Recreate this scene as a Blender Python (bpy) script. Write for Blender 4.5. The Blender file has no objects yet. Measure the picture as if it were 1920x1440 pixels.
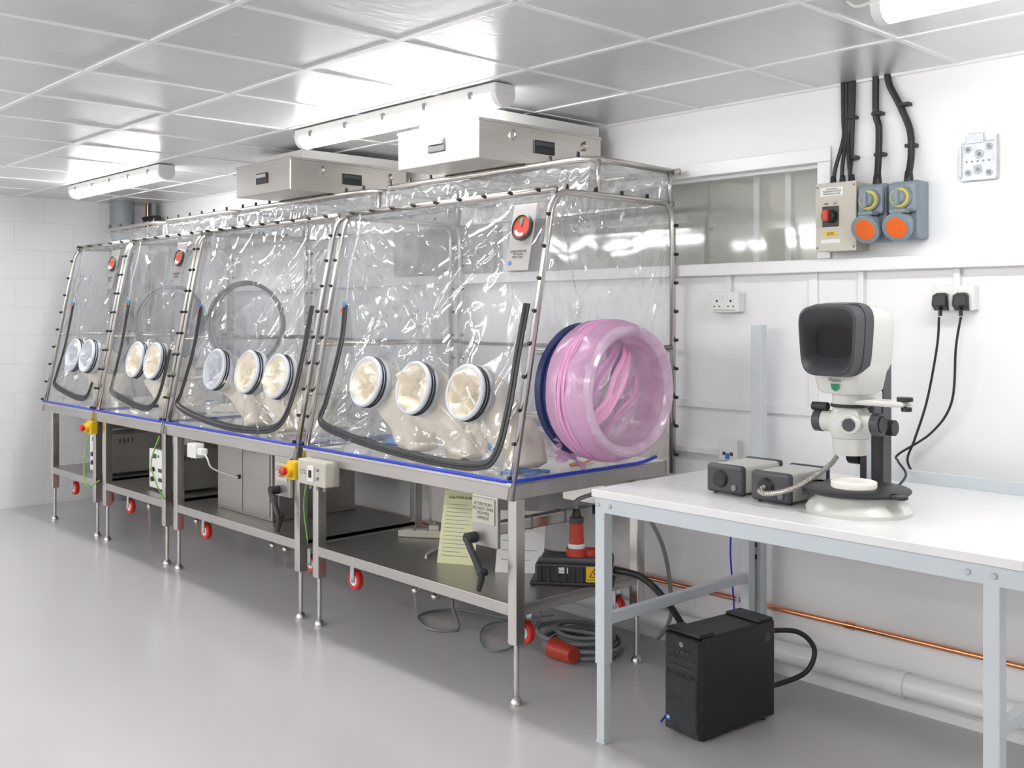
import bpy, bmesh, math, random
from mathutils import Vector, Matrix, noise
random.seed(3)
S = bpy.context.scene
V = Vector
# ------------------------------------------------------------------ materials
def newmat(name):
    m = bpy.data.materials.new(name); m.use_nodes = True
    nt = m.node_tree
    return m, nt, nt.nodes['Principled BSDF'], nt.nodes['Material Output']
def mat(name, col, rough=0.5, metal=0.0, var=0.04, scale=(8,8,8), bump=0.0, bscale=None, trans=0.0, emis=0, coat=0.0, spec=None):
    m, nt, b, o = newmat(name)
    b.inputs['Roughness'].default_value = rough
    b.inputs['Metallic'].default_value = metal
    if coat: b.inputs['Coat Weight'].default_value = coat
    if spec is not None: b.inputs['Specular IOR Level'].default_value = spec
    tc = nt.nodes.new('ShaderNodeTexCoord'); mp = nt.nodes.new('ShaderNodeMapping')
    mp.inputs['Scale'].default_value = scale
    nt.links.new(tc.outputs['Object'], mp.inputs['Vector'])
    n = nt.nodes.new('ShaderNodeTexNoise'); n.inputs['Scale'].default_value = 1.0; n.inputs['Detail'].default_value = 2
    nt.links.new(mp.outputs['Vector'], n.inputs['Vector'])
    mx = nt.nodes.new('ShaderNodeMix'); mx.data_type = 'RGBA'
    nt.links.new(n.outputs['Fac'], mx.inputs['Factor'])
    mx.inputs['A'].default_value = tuple(max(0, c*(1-var)) for c in col)+(1,)
    mx.inputs['B'].default_value = tuple(min(1, c*(1+var)) for c in col)+(1,)
    nt.links.new(mx.outputs['Result'], b.inputs['Base Color'])
    if bump:
        bp = nt.nodes.new('ShaderNodeBump'); bp.inputs['Strength'].default_value = bump; bp.inputs['Distance'].default_value = 0.01
        n2 = nt.nodes.new('ShaderNodeTexNoise'); n2.inputs['Scale'].default_value = 1.0; n2.inputs['Detail'].default_value = 3
        mp2 = nt.nodes.new('ShaderNodeMapping'); mp2.inputs['Scale'].default_value = bscale or scale
        nt.links.new(tc.outputs['Object'], mp2.inputs['Vector']); nt.links.new(mp2.outputs['Vector'], n2.inputs['Vector'])
        nt.links.new(n2.outputs['Fac'], bp.inputs['Height']); nt.links.new(bp.outputs['Normal'], b.inputs['Normal'])
    if trans: b.inputs['Transmission Weight'].default_value = trans
    if emis:
        b.inputs['Emission Color'].default_value = (1, 0.99, 0.975, 1); b.inputs['Emission Strength'].default_value = emis
    return m
def filmmat(name, tint, haze, hazecol, gloss=0.05, rough=0.06, fres=0.5, nscale=3.0, contrast=True, lo=0.7, hi=1.9):
    m = bpy.data.materials.new(name); m.use_nodes = True
    nt = m.node_tree; nt.nodes.clear(); N = nt.nodes.new; Lk = nt.links.new
    out = N('ShaderNodeOutputMaterial'); tr = N('ShaderNodeBsdfTransparent'); tr.inputs[0].default_value = tint+(1,)
    gl = N('ShaderNodeBsdfGlossy'); gl.inputs['Roughness'].default_value = rough; gl.inputs['Color'].default_value = (1,1,1,1)
    df = N('ShaderNodeBsdfDiffuse'); df.inputs['Color'].default_value = hazecol+(1,)
    tl = N('ShaderNodeBsdfTranslucent'); tl.inputs['Color'].default_value = hazecol+(1,)
    mh = N('ShaderNodeMixShader'); mh.inputs[0].default_value = 0.5; Lk(df.outputs[0], mh.inputs[1]); Lk(tl.outputs[0], mh.inputs[2])
    m1 = N('ShaderNodeMixShader'); Lk(tr.outputs[0], m1.inputs[1]); Lk(mh.outputs[0], m1.inputs[2])
    if contrast:
        tc = N('ShaderNodeTexCoord')
        n = N('ShaderNodeTexNoise'); n.inputs['Scale'].default_value = nscale; n.inputs['Detail'].default_value = 2; n.inputs['Distortion'].default_value = 0.8
        Lk(tc.outputs['Object'], n.inputs['Vector'])
        rp = N('ShaderNodeMapRange'); rp.inputs['From Min'].default_value = 0.4; rp.inputs['From Max'].default_value = 0.75
        rp.inputs['To Min'].default_value = haze*lo; rp.inputs['To Max'].default_value = min(0.97, haze*hi)
        Lk(n.outputs['Fac'], rp.inputs['Value']); Lk(rp.outputs[0], m1.inputs[0])
    else: m1.inputs[0].default_value = haze
    lw = N('ShaderNodeLayerWeight'); lw.inputs['Blend'].default_value = 0.3
    ma = N('ShaderNodeMath'); ma.operation = 'MULTIPLY_ADD'; ma.inputs[1].default_value = fres; ma.inputs[2].default_value = gloss
    Lk(lw.outputs['Fresnel'], ma.inputs[0])
    m2 = N('ShaderNodeMixShader'); Lk(ma.outputs[0], m2.inputs[0]); Lk(m1.outputs[0], m2.inputs[1]); Lk(gl.outputs[0], m2.inputs[2])
    Lk(m2.outputs[0], out.inputs[0])
    return m
def rings_bump_mat(name, col, scale, direction='Z', rough=0.3, metal=0.0):
    m, nt, b, o = newmat(name)
    b.inputs['Base Color'].default_value = col+(1,); b.inputs['Roughness'].default_value = rough; b.inputs['Metallic'].default_value = metal
    w = nt.nodes.new('ShaderNodeTexWave'); w.bands_direction = direction; w.inputs['Scale'].default_value = scale
    tc = nt.nodes.new('ShaderNodeTexCoord'); nt.links.new(tc.outputs['Object'], w.inputs['Vector'])
    bp = nt.nodes.new('ShaderNodeBump'); bp.inputs['Strength'].default_value = 0.8; bp.inputs['Distance'].default_value = 0.004
    nt.links.new(w.outputs['Fac'], bp.inputs['Height']); nt.links.new(bp.outputs['Normal'], b.inputs['Normal'])
    return m

M = {}
M['wall'] = mat('white_wall_paint', (0.89,0.89,0.895), 0.45, var=0.01)
M['trim'] = mat('white_gloss_trim', (0.87,0.87,0.875), 0.3, var=0.01)
M['steel'] = mat('brushed_stainless', (0.62,0.60,0.57), 0.27, 1.0, var=0.12, scale=(3,3,3))
M['steelsheet'] = mat('stainless_sheet', (0.50,0.485,0.465), 0.36, 0.85, var=0.12, scale=(2,60,3))
M['steelbox'] = mat('stainless_casing', (0.62,0.59,0.55), 0.30, 1.0, var=0.1, scale=(2,2,90))
M['galv'] = mat('galvanised_steel', (0.55,0.58,0.61), 0.35, 0.6, var=0.25, scale=(40,40,40))
M['ovenside'] = mat('oven_casing_steel', (0.42,0.40,0.37), 0.4, 0.5, var=0.08, scale=(2,2,60))
M['cabsteel'] = mat('cabinet_steel', (0.40,0.385,0.36), 0.36, 0.85, var=0.08, scale=(2,2,60))
M['black'] = mat('black_plastic', (0.018,0.018,0.020), 0.42)
M['blackrub'] = mat('black_rubber_zip', (0.016,0.016,0.018), 0.35)
M['dgrey'] = mat('dark_grey_plastic', (0.058,0.060,0.068), 0.42)
M['mgrey'] = mat('mid_grey_plastic', (0.22,0.24,0.26), 0.4)
M['white'] = mat('white_plastic', (0.82,0.82,0.80), 0.35)
M['cream'] = mat('cream_plastic', (0.55,0.53,0.45), 0.45)
M['offwhite'] = mat('offwhite_enamel', (0.68,0.68,0.64), 0.3)
M['latex'] = mat('cream_latex', (0.88,0.81,0.67), 0.55, var=0.05, scale=(14,14,14), bump=0.25, bscale=(22,22,22))
M['cuff'] = mat('glove_cuff_plastic', (0.64,0.67,0.73), 0.3)
M['red'] = mat('red_polyurethane', (0.60,0.02,0.015), 0.35)
M['redplug'] = mat('red_plug_plastic', (0.50,0.05,0.025), 0.4)
M['yellow'] = mat('safety_yellow', (0.80,0.50,0.01), 0.4)
M['dialyellow'] = mat('dial_yellow', (0.66,0.60,0.10), 0.4)
M['orange'] = mat('orange_plastic', (0.80,0.14,0.01), 0.4)
M['blue'] = mat('blue_cord', (0.015,0.05,0.55), 0.35)
M['navy'] = mat('navy_ring', (0.03,0.05,0.16), 0.4)
M['bluegrey'] = mat('bluegrey_plastic', (0.22,0.27,0.31), 0.4)
M['benchgrey'] = mat('bench_powdercoat', (0.60,0.65,0.68), 0.35, var=0.02)
M['benchtop'] = mat('white_laminate', (0.84,0.84,0.845), 0.22, var=0.01)
M['greycable'] = mat('grey_cable', (0.24,0.25,0.26), 0.45)
M['copper'] = mat('copper_pipe_metal', (0.78,0.34,0.17), 0.25, 1.0, var=0.1, scale=(3,30,30))
M['paper'] = mat('paper', (0.80,0.81,0.79), 0.6)
M['paperyel'] = mat('pale_yellow_print', (0.72,0.72,0.44), 0.6)
M['ink'] = mat('printed_ink', (0.03,0.03,0.03), 0.6)
M['inkgrey'] = mat('grey_ink', (0.3,0.3,0.3), 0.6)
M['green'] = mat('green_print', (0.02,0.24,0.11), 0.5)
M['earth'] = mat('earth_wire', (0.20,0.55,0.08), 0.5)
M['sky'] = mat('blue_cloth', (0.04,0.22,0.62), 0.6)
M['pinkhot'] = mat('pink_folded_film', (0.92,0.46,0.72), 0.35, var=0.12, scale=(20,20,20))
M['tube'] = mat('lit_diffuser', (0.95,0.95,0.95), 0.5, emis=43)
M['pcside'] = mat('pc_black_side', (0.012,0.012,0.013), 0.38)
M['pcgrille'] = rings_bump_mat('pc_grille', (0.014,0.014,0.015), 60, 'DIAGONAL', 0.35)
M['flex'] = rings_bump_mat('flex_metal', (0.6,0.58,0.54), 70, 'DIAGONAL', 0.25, 1.0)
M['screen'] = mat('dark_viewer_glass', (0.010,0.008,0.012), 0.4, spec=0.2)
M['glow'] = mat('lit_dish', (0.92,0.86,0.76), 0.3, emis=0.3)
M['blind'] = mat('beige_blind', (0.62,0.58,0.49), 0.5, var=0.25, scale=(1.3,1,3))
M['glass'] = filmmat('window_glass', (0.96,0.97,0.97), 0.12, (0.8,0.84,0.84), gloss=0.05, contrast=False)
M['film'] = filmmat('clear_pvc_film', (0.985,0.99,0.995), 0.085, (0.95,0.97,0.99), gloss=0.085, rough=0.065, fres=0.6)
M['filmend'] = filmmat('clear_pvc_film_end', (0.985,0.99,0.995), 0.06, (0.95,0.97,0.99), gloss=0.09, rough=0.065, fres=0.55, contrast=False)
M['filmtop'] = filmmat('clear_pvc_film_top', (0.98,0.985,0.99), 0.15, (0.95,0.97,0.99), gloss=0.09, rough=0.09, fres=0.6, contrast=False)
M['pinkfilm'] = filmmat('lilac_film', (0.96,0.78,0.92), 0.88, (0.93,0.62,0.85), gloss=0.04, rough=0.2, fres=0.25, contrast=True, nscale=6, lo=0.94, hi=1.08)
M['lilac'] = filmmat('pale_lilac_film', (0.97,0.92,0.97), 0.66, (0.95,0.83,0.93), gloss=0.04, rough=0.16, fres=0.3, contrast=True, nscale=8, lo=0.8, hi=1.3)
M['portfilm'] = filmmat('port_membrane', (0.92,0.94,0.96), 0.12, (0.8,0.83,0.86), gloss=0.04, contrast=False)
FILMS = ('film','filmend','filmtop','glass','lilac','pinkfilm','portfilm')

def floor_mat():
    m, nt, b, o = newmat('epoxy_floor')
    N = nt.nodes.new
    tc = N('ShaderNodeTexCoord'); n = N('ShaderNodeTexNoise'); n.inputs['Scale'].default_value = 1.3; n.inputs['Detail'].default_value = 3
    nt.links.new(tc.outputs['Object'], n.inputs['Vector'])
    mx = N('ShaderNodeMix'); mx.data_type = 'RGBA'; nt.links.new(n.outputs['Fac'], mx.inputs['Factor'])
    mx.inputs['A'].default_value = (0.525,0.51,0.52,1); mx.inputs['B'].default_value = (0.565,0.55,0.56,1)
    nt.links.new(mx.outputs['Result'], b.inputs['Base Color'])
    n2 = N('ShaderNodeTexNoise'); n2.inputs['Scale'].default_value = 9; n2.inputs['Detail'].default_value = 2
    nt.links.new(tc.outputs['Object'], n2.inputs['Vector'])
    bp = N('ShaderNodeBump'); bp.inputs['Strength'].default_value = 0.05; bp.inputs['Distance'].default_value = 0.01
    nt.links.new(n2.outputs['Fac'], bp.inputs['Height']); nt.links.new(bp.outputs['Normal'], b.inputs['Normal'])
    b.inputs['Roughness'].default_value = 0.21; b.inputs['Specular IOR Level'].default_value = 0.5
    return m
M['floor'] = floor_mat()
def block_mat():
    m, nt, b, o = newmat('painted_blockwork')
    N = nt.nodes.new
    tc = N('ShaderNodeTexCoord')
    sep = N('ShaderNodeSeparateXYZ'); cmb = N('ShaderNodeCombineXYZ')
    nt.links.new(tc.outputs['Object'], sep.inputs[0]); nt.links.new(sep.outputs['Y'], cmb.inputs['X']); nt.links.new(sep.outputs['Z'], cmb.inputs['Y'])
    br = N('ShaderNodeTexBrick'); br.inputs['Scale'].default_value = 1.0; br.inputs['Brick Width'].default_value = 0.45; br.inputs['Row Height'].default_value = 0.225
    br.inputs['Mortar Size'].default_value = 0.005; br.inputs['Mortar Smooth'].default_value = 0.6
    br.inputs['Color1'].default_value = (0.87,0.87,0.88,1); br.inputs['Color2'].default_value = (0.88,0.88,0.89,1); br.inputs['Mortar'].default_value = (0.81,0.81,0.83,1)
    nt.links.new(cmb.outputs[0], br.inputs['Vector']); nt.links.new(br.outputs['Color'], b.inputs['Base Color'])
    bp = N('ShaderNodeBump'); bp.invert = True; bp.inputs['Strength'].default_value = 0.4; bp.inputs['Distance'].default_value = 0.003
    nt.links.new(br.outputs['Fac'], bp.inputs['Height']); nt.links.new(bp.outputs['Normal'], b.inputs['Normal'])
    b.inputs['Roughness'].default_value = 0.5
    return m
M['block'] = block_mat()
def ceil_mat():
    m, nt, b, o = newmat('metallic_ceiling_tile')
    N = nt.nodes.new
    tc = N('ShaderNodeTexCoord'); mp = N('ShaderNodeMapping'); mp.inputs['Scale'].default_value = (70,12,10)
    nt.links.new(tc.outputs['Object'], mp.inputs[0])
    n = N('ShaderNodeTexNoise'); n.inputs['Scale'].default_value = 1; n.inputs['Detail'].default_value = 4; nt.links.new(mp.outputs[0], n.inputs['Vector'])
    mp2 = N('ShaderNodeMapping'); mp2.inputs['Location'].default_value = (2.233/0.58+20,-2.107/0.604+20,0); mp2.inputs['Scale'].default_value = (1/0.58,1/0.604,0)
    nt.links.new(tc.outputs['Object'], mp2.inputs[0])
    fl = N('ShaderNodeVectorMath'); fl.operation = 'FLOOR'; nt.links.new(mp2.outputs[0], fl.inputs[0])
    wn = N('ShaderNodeTexWhiteNoise'); nt.links.new(fl.outputs[0], wn.inputs[0])
    ad = N('ShaderNodeMath'); ad.operation = 'MULTIPLY_ADD'; ad.inputs[1].default_value = 0.5; nt.links.new(n.outputs['Fac'], ad.inputs[0]); 
    ml = N('ShaderNodeMath'); ml.operation = 'MULTIPLY'; ml.inputs[1].default_value = 0.5; nt.links.new(wn.outputs['Value'], ml.inputs[0]); nt.links.new(ml.outputs[0], ad.inputs[2])
    mx = N('ShaderNodeMix'); mx.data_type = 'RGBA'; nt.links.new(ad.outputs[0], mx.inputs['Factor'])
    mx.inputs['A'].default_value = (0.63,0.635,0.64,1); mx.inputs['B'].default_value = (0.80,0.805,0.81,1)
    nt.links.new(mx.outputs['Result'], b.inputs['Base Color'])
    b.inputs['Metallic'].default_value = 0.4; b.inputs['Roughness'].default_value = 0.30
    bp = N('ShaderNodeBump'); bp.inputs['Strength'].default_value = 0.12; bp.inputs['Distance'].default_value = 0.01
    nt.links.new(n.outputs['Fac'], bp.inputs['Height']); nt.links.new(bp.outputs['Normal'], b.inputs['Normal'])
    return m
M['ceil'] = ceil_mat()

# ------------------------------------------------------------------ geometry helpers
def spline(pts, n=8, closed=False):
    pts = [V(p) for p in pts]; out = []; L = len(pts)
    rng = range(L if closed else L-1)
    for i in rng:
        if closed: p0,p1,p2,p3 = pts[(i-1)%L],pts[i],pts[(i+1)%L],pts[(i+2)%L]
        else: p0,p1,p2,p3 = pts[max(i-1,0)],pts[i],pts[i+1],pts[min(i+2,L-1)]
        for k in range(n):
            t = k/n
            out.append(0.5*((2*p1)+(p2-p0)*t+(2*p0-5*p1+4*p2-p3)*t*t+(3*p1-p0-3*p2+p3)*t**3))
    if not closed: out.append(pts[-1])
    return out
def fillet(pts, r, n=6):
    pts = [V(p) for p in pts]; out = [pts[0]]
    for i in range(1, len(pts)-1):
        a,b,c = pts[i-1],pts[i],pts[i+1]
        d1 = (a-b); d2 = (c-b); rr = min(r, d1.length*0.45, d2.length*0.45)
        s = b+d1.normalized()*rr; e = b+d2.normalized()*rr
        for k in range(n+1):
            t = k/n; out.append(s*(1-t)**2+b*2*t*(1-t)+e*t*t)
    out.append(pts[-1]); return out
def basis(d):
    d = V(d).normalized()
    up = V((0,0,1)) if abs(d.z) < 0.95 else V((1,0,0))
    x = d.cross(up).normalized(); y = d.cross(x).normalized()
    return x, y, d
class Ob:
    def __init__(s, name, loc=(0,0,0), rot=0.0):
        s.e = bpy.data.objects.new(name, None); s.e.empty_display_size = 0.1
        s.e.location = loc; s.e.rotation_euler = (0,0,rot)
        S.collection.objects.link(s.e); s.loc = V(loc); s.rot = rot
        s.acc = {}; s.local = False; s.kids = []
        s.W = Matrix.Translation(s.loc) @ Matrix.Rotation(rot,4,'Z')
        s.Wi = s.W.inverted()
    def add(s, part, m, vs, fs, smooth=True):
        a = s.acc.setdefault((part, m), [[],[],[]]); o = len(a[0])
        a[0].extend([V(v) for v in vs]); a[1].extend([[i+o for i in f] for f in fs]); a[2].extend([smooth]*len(fs))
    def box(s, part, m, lo, hi, bev=0.003, rot=None, piv=None, seg=2):
        lo = V(lo); hi = V(hi); c = (lo+hi)/2; d = hi-lo
        bm = bmesh.new(); bmesh.ops.create_cube(bm, size=1.0)
        for v in bm.verts: v.co = V((v.co.x*d.x, v.co.y*d.y, v.co.z*d.z))
        bev = min(bev, min(abs(d.x),abs(d.y),abs(d.z))*0.45)
        if bev > 0: bmesh.ops.bevel(bm, geom=bm.edges[:], offset=bev, segments=seg, affect='EDGES', profile=0.5)
        bm.verts.ensure_lookup_table(); bm.verts.index_update()
        vs = [v.co+c for v in bm.verts]
        if rot is not None:
            p = V(piv) if piv is not None else c
            vs = [p+rot@(v-p) for v in vs]
        fs = [[v.index for v in f.verts] for f in bm.faces]; bm.free()
        s.add(part, m, vs, fs, False)
    def tube(s, part, m, pts, r, seg=10, closed=False, cap=True, rf=None):
        pts = [V(p) for p in pts]; n = len(pts); vs = []; fs = []
        prev = None
        for i,p in enumerate(pts):
            if closed: t = (pts[(i+1)%n]-pts[(i-1)%n])
            else: t = pts[min(i+1,n-1)]-pts[max(i-1,0)]
            if t.length < 1e-9: t = V((0,0,1))
            t.normalize()
            if prev is None: x,y,_ = basis(t)
            else:
                x = prev-t*prev.dot(t)
                if x.length < 1e-6: x = basis(t)[0]
                x.normalize(); y = t.cross(x)
            prev = x
            rr = r if rf is None else rf(i/(n-1))
            for k in range(seg):
                a = 2*math.pi*k/seg
                vs.append(p+(x*math.cos(a)+y*math.sin(a))*rr)
        for i in range(n if closed else n-1):
            for k in range(seg):
                a = i*seg+k; b = i*seg+(k+1)%seg; j = ((i+1)%n)*seg
                fs.append([a,b,j+(k+1)%seg,j+k])
        if cap and not closed:
            fs.append(list(range(seg))[::-1]); fs.append([(n-1)*seg+k for k in range(seg)])
        s.add(part, m, vs, fs, True)
    def cyl(s, part, m, p0, p1, r, r2=None, seg=24):
        p0 = V(p0); p1 = V(p1); L = (p1-p0).length; r2 = r if r2 is None else r2
        e = min(0.0015, L*0.2, r*0.2, r2*0.2)
        s.lathe(part, m, p0, p1-p0, [(0,0),(0,r-e),(e,r),(L-e,r2),(L,r2-e),(L,0)], seg)
    def lathe(s, part, m, o, ax, prof, seg=32, disp=None):
        o = V(o); x,y,d = basis(ax); vs = []; fs = []
        for (h,r) in prof:
            for k in range(seg):
                a = 2*math.pi*k/seg; rr = r; hh = h
                if disp: rr, hh = disp(h, r, a)
                vs.append(o+d*hh+(x*math.cos(a)+y*math.sin(a))*rr)
        for i in range(len(prof)-1):
            for k in range(seg):
                a = i*seg+k; b = i*seg+(k+1)%seg
                fs.append([a,b,b+seg,a+seg])
        s.add(part, m, vs, fs, 'auto')
    def torus(s, part, m, c, ax, R, r, seg=48, rs=10):
        x,y,d = basis(ax); c = V(c)
        s.tube(part, m, [c+(x*math.cos(2*math.pi*k/seg)+y*math.sin(2*math.pi*k/seg))*R for k in range(seg)], r, rs, True)
    def grid(s, part, m, f, nu, nv, smooth=True):
        vs = [f(i/nu, j/nv) for j in range(nv+1) for i in range(nu+1)]; fs = []
        for j in range(nv):
            for i in range(nu):
                a = j*(nu+1)+i; fs.append([a,a+1,a+nu+2,a+nu+1])
        s.add(part, m, vs, fs, smooth)
    def loft(s, part, m, secs, cap=True):
        n = len(secs[0]); vs = [p for q in secs for p in q]; fs = []
        for i in range(len(secs)-1):
            for k in range(n):
                a = i*n+k; b = i*n+(k+1)%n; fs.append([a,b,b+n,a+n])
        if cap: fs.append(list(range(n))[::-1]); fs.append([(len(secs)-1)*n+k for k in range(n)])
        s.add(part, m, vs, fs, 'auto')
    def text(s, part, m, body, loc, size, rot=(90,0,0), align='CENTER'):
        cu = bpy.data.curves.new(part, 'FONT'); cu.body = body; cu.size = size; cu.align_x = align; cu.align_y = 'CENTER'; cu.extrude = 0.0002
        cu.materials.append(M[m]); o = bpy.data.objects.new(part, cu); S.collection.objects.link(o)
        o.parent = s.e
        Wt = Matrix.Translation(V(loc)) @ Matrix.Rotation(math.radians(rot[2]),4,'Z') @ Matrix.Rotation(math.radians(rot[1]),4,'Y') @ Matrix.Rotation(math.radians(rot[0]),4,'X')
        o.matrix_local = Wt if s.local else s.Wi @ Wt
    def done(s):
        for (part, m), (vs, fs, sm) in s.acc.items():
            me = bpy.data.meshes.new(part)
            if not s.local: vs = [s.Wi@v for v in vs]
            me.from_pydata([tuple(v) for v in vs], [], fs); 
            me.polygons.foreach_set('use_smooth', [bool(x) for x in sm])
            me.materials.append(M[m]); me.validate(); me.update()
            bm = bmesh.new(); bm.from_mesh(me); bmesh.ops.remove_doubles(bm, verts=bm.verts[:], dist=1e-6)
            if any(x == 'auto' for x in sm):
                for e in bm.edges:
                    if len(e.link_faces) == 2 and e.calc_face_angle(0) > 0.7: e.smooth = False
            if m not in FILMS: bmesh.ops.recalc_face_normals(bm, faces=bm.faces[:])
            bm.to_mesh(me); bm.free()
            o = bpy.data.objects.new(part, me); S.collection.objects.link(o); o.parent = s.e
        return s
def single(name, m, builder, loc=(0,0,0)):
    o = Ob('tmp', loc); builder(o)
    me = bpy.data.meshes.new(name); vs = []; fs = []; sm = []; mi = []; mats = []
    for (part, mm), (v, f, q) in o.acc.items():
        k = len(vs); vs += [tuple(x-V(loc)) for x in v]; fs += [[i+k for i in g] for g in f]; sm += [bool(x) for x in q]
        if mm not in mats: mats.append(mm)
        mi += [mats.index(mm)]*len(f)
    me.from_pydata(vs, [], fs)
    for mm in mats: me.materials.append(M[mm])
    me.polygons.foreach_set('use_smooth', sm); me.polygons.foreach_set('material_index', mi); me.update()
    bm = bmesh.new(); bm.from_mesh(me); bmesh.ops.recalc_face_normals(bm, faces=bm.faces[:])
    for e in bm.edges:
        if len(e.link_faces) == 2 and e.calc_face_angle(0) > 0.7: e.smooth = False
    bm.to_mesh(me); bm.free()
    bpy.data.objects.remove(o.e)
    ob = bpy.data.objects.new(name, me); ob.location = loc; S.collection.objects.link(ob); return ob

# ------------------------------------------------------------------ room
CH = 2.445; WY = 3.81; FX = -8.6; NX = 2.6; NY = -4.2
single('floor', 'floor', lambda o: o.box('f','floor',(FX-0.1,NY-0.1,-0.1),(NX+0.1,WY+0.2,0),0))
single('ceiling', 'ceil', lambda o: o.box('c','ceil',(FX-0.1,NY-0.1,CH),(NX+0.1,WY+0.2,CH+0.1),0))
single('wall_left', 'block', lambda o: o.box('w','block',(FX-0.1,NY-0.1,0),(FX,WY+0.2,CH),0))
single('wall_back', 'wall', lambda o: o.box('w','wall',(NX,NY-0.1,0),(NX+0.1,WY+0.2,CH),0))
single('wall_front', 'wall', lambda o: o.box('w','wall',(FX,NY-0.1,0),(NX,NY,CH),0))
WX0, WX1, WZ0, WZ1 = -5.12, -2.235, 1.745, 2.14
def wr(o):
    o.box('w','wall',(FX,WY,0),(NX,WY+0.2,WZ0),0); o.box('w','wall',(FX,WY,WZ1),(NX,WY+0.2,CH),0)
    o.box('w','wall',(FX,WY,WZ0),(WX0,WY+0.2,WZ1),0); o.box('w','wall',(WX1,WY,WZ0),(NX,WY+0.2,WZ1),0)
single('wall_right', 'wall', wr)
w = Ob('window_1', ((WX0+WX1)/2, WY, WZ0))
for (a,b) in (((WX0-0.06,WY-0.012,WZ1),(WX1+0.06,WY+0.0,WZ1+0.06)), ((WX1,WY-0.012,WZ0),(WX1+0.06,WY,WZ1-0.0005)), ((WX0-0.06,WY-0.012,WZ0),(WX0,WY,WZ1-0.0005))):
    w.box('frame','trim',a,b,0.003)
for xx in (WX0+0.95,): w.box('mullion','trim',(xx-0.02,WY+0.04,WZ0),(xx+0.02,WY+0.09,WZ1),0.002)
w.box('inner_frame','trim',(WX1-0.02,WY+0.04,WZ0),(WX1,WY+0.09,WZ1),0.002); w.box('inner_frame','trim',(WX0,WY+0.04,WZ1-0.015),(WX1-0.021,WY+0.09,WZ1),0.002)
w.box('glass_pane','glass',(WX0,WY+0.06,WZ0),(WX1,WY+0.064,WZ1),0)
w.box('blind','blind',(WX0,WY+0.15,WZ0),(WX1,WY+0.17,WZ1),0)
for k in range(3): w.box('blind_post','trim',(WX1-0.08-k*0.16,WY+0.13,WZ0),(WX1-0.05-k*0.16,WY+0.15,WZ1),0.002)
w.done()
def cg(o):
    x = -2.233-0.58*10
    while x < NX-0.05:
        if x > FX: o.box('g','trim',(x-0.011,NY,CH-0.004),(x+0.011,WY,CH),0)
        x += 0.58
    y = 2.107-0.604*10
    while y < WY:
        if y > NY: o.box('g','trim',(FX,y-0.011,CH-0.0043),(NX,y+0.011,CH),0)
        y += 0.604
    o.box('g','trim',(FX,WY-0.02,CH-0.01),(NX,WY,CH),0); o.box('g','trim',(FX,NY,CH-0.01),(FX+0.02,WY,CH),0)
single('trim_1', 'trim', cg)
def tk(o):
    o.box('t','trim',(FX,WY-0.05,1.69),(NX,WY,1.742),0.004)
single('trim_2','trim',tk)
def tp(o):
    o.box('t','trim',(-2.275,WY-0.01,1.12),(-2.235,WY,1.69),0.002)
    o.box('t','trim',(-5.4,WY-0.012,1.10),(-2.235,WY,1.135),0.002)
    o.box('t','trim',(-8.5,WY-0.025,0.895),(-2.70,WY,0.925),0.003)
single('trim_3','trim',tp)
single('copper_pipe','copper',lambda o:(o.tube('p','copper',[(FX+0.02,WY-0.03,0.285),(NX-0.02,WY-0.03,0.285)],0.011,12),[o.tube('c','copper',[(x,WY-0.03,0.285),(x+0.04,WY-0.03,0.285)],0.0145,12) for x in (-5,-3.3,-2.1,-1.55)],[o.box('clip','trim',(x-0.006,WY-0.045,0.27),(x+0.006,WY,0.30),0.001) for x in (-6,-4,-2.6,-1.3)]))
single('waste_pipe','trim',lambda o:(o.tube('p','trim',[(-6,WY-0.058,0.12),(NX-0.05,WY-0.058,0.12)],0.043,20),[o.tube('c','trim',[(x,WY-0.058,0.12),(x+0.07,WY-0.058,0.12)],0.050,20) for x in (-4.2,-1.9,0.5)],[o.box('clip','trim',(x-0.01,WY-0.085,0.06),(x+0.01,WY-0.001,0.18),0.001) for x in (-3.4,-2.7,-1.2)]), (-2,WY-0.058,0.12))

# ------------------------------------------------------------------ fluorescent battens
def batten(x0, x1, y):
    o = Ob('fluorescent_batten_light', ((x0+x1)/2, y, CH))
    o.box('backplate','white',(x0,y-0.055,CH-0.045),(x1,y+0.055,CH-0.004),0.006)
    n = 10
    secs = []
    for x in (x0+0.03, x1-0.03):
        secs.append([V((x, y+0.052*math.cos(math.pi+math.pi*k/n), CH-0.045+0.05*math.sin(math.pi+math.pi*k/n))) for k in range(n+1)])
    o.loft('diffuser','tube',secs)
    for xa,xb in ((x0,x0+0.03),(x1-0.03,x1)):
        o.loft('end_cap','white',[[V((x, y+0.054*math.cos(math.pi+math.pi*k/n), CH-0.044+0.053*math.sin(math.pi+math.pi*k/n))) for k in range(n+1)] for x in (xa,xb)])
    for k in range(5):
        x = x0+0.15+k*(x1-x0-0.3)/4
        for s in (-1,1): o.box('clip','mgrey',(x-0.012,y+s*0.056-0.004,CH-0.055),(x+0.012,y+s*0.056+0.004,CH-0.025),0.001)
    o.tube('supply_cable','white',spline([(x0,y,CH-0.02),(x0-0.06,y-0.01,CH-0.03),(x0-0.1,y,CH-0.003)],6),0.005,8)
    o.done()
for y in (2.80, -0.35, -3.2):  # first row is in view; the others are presumed, added for fill light
    for x1 in (-3.03, -6.10, 0.05): batten(x1-1.5, x1, y)
for x1 in (-1.5, -4.6,-7.0): batten(x1-1.5 if x1>-7 else -8.5, x1, -1.8)  # extra row out of view, added for overall fill light

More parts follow.
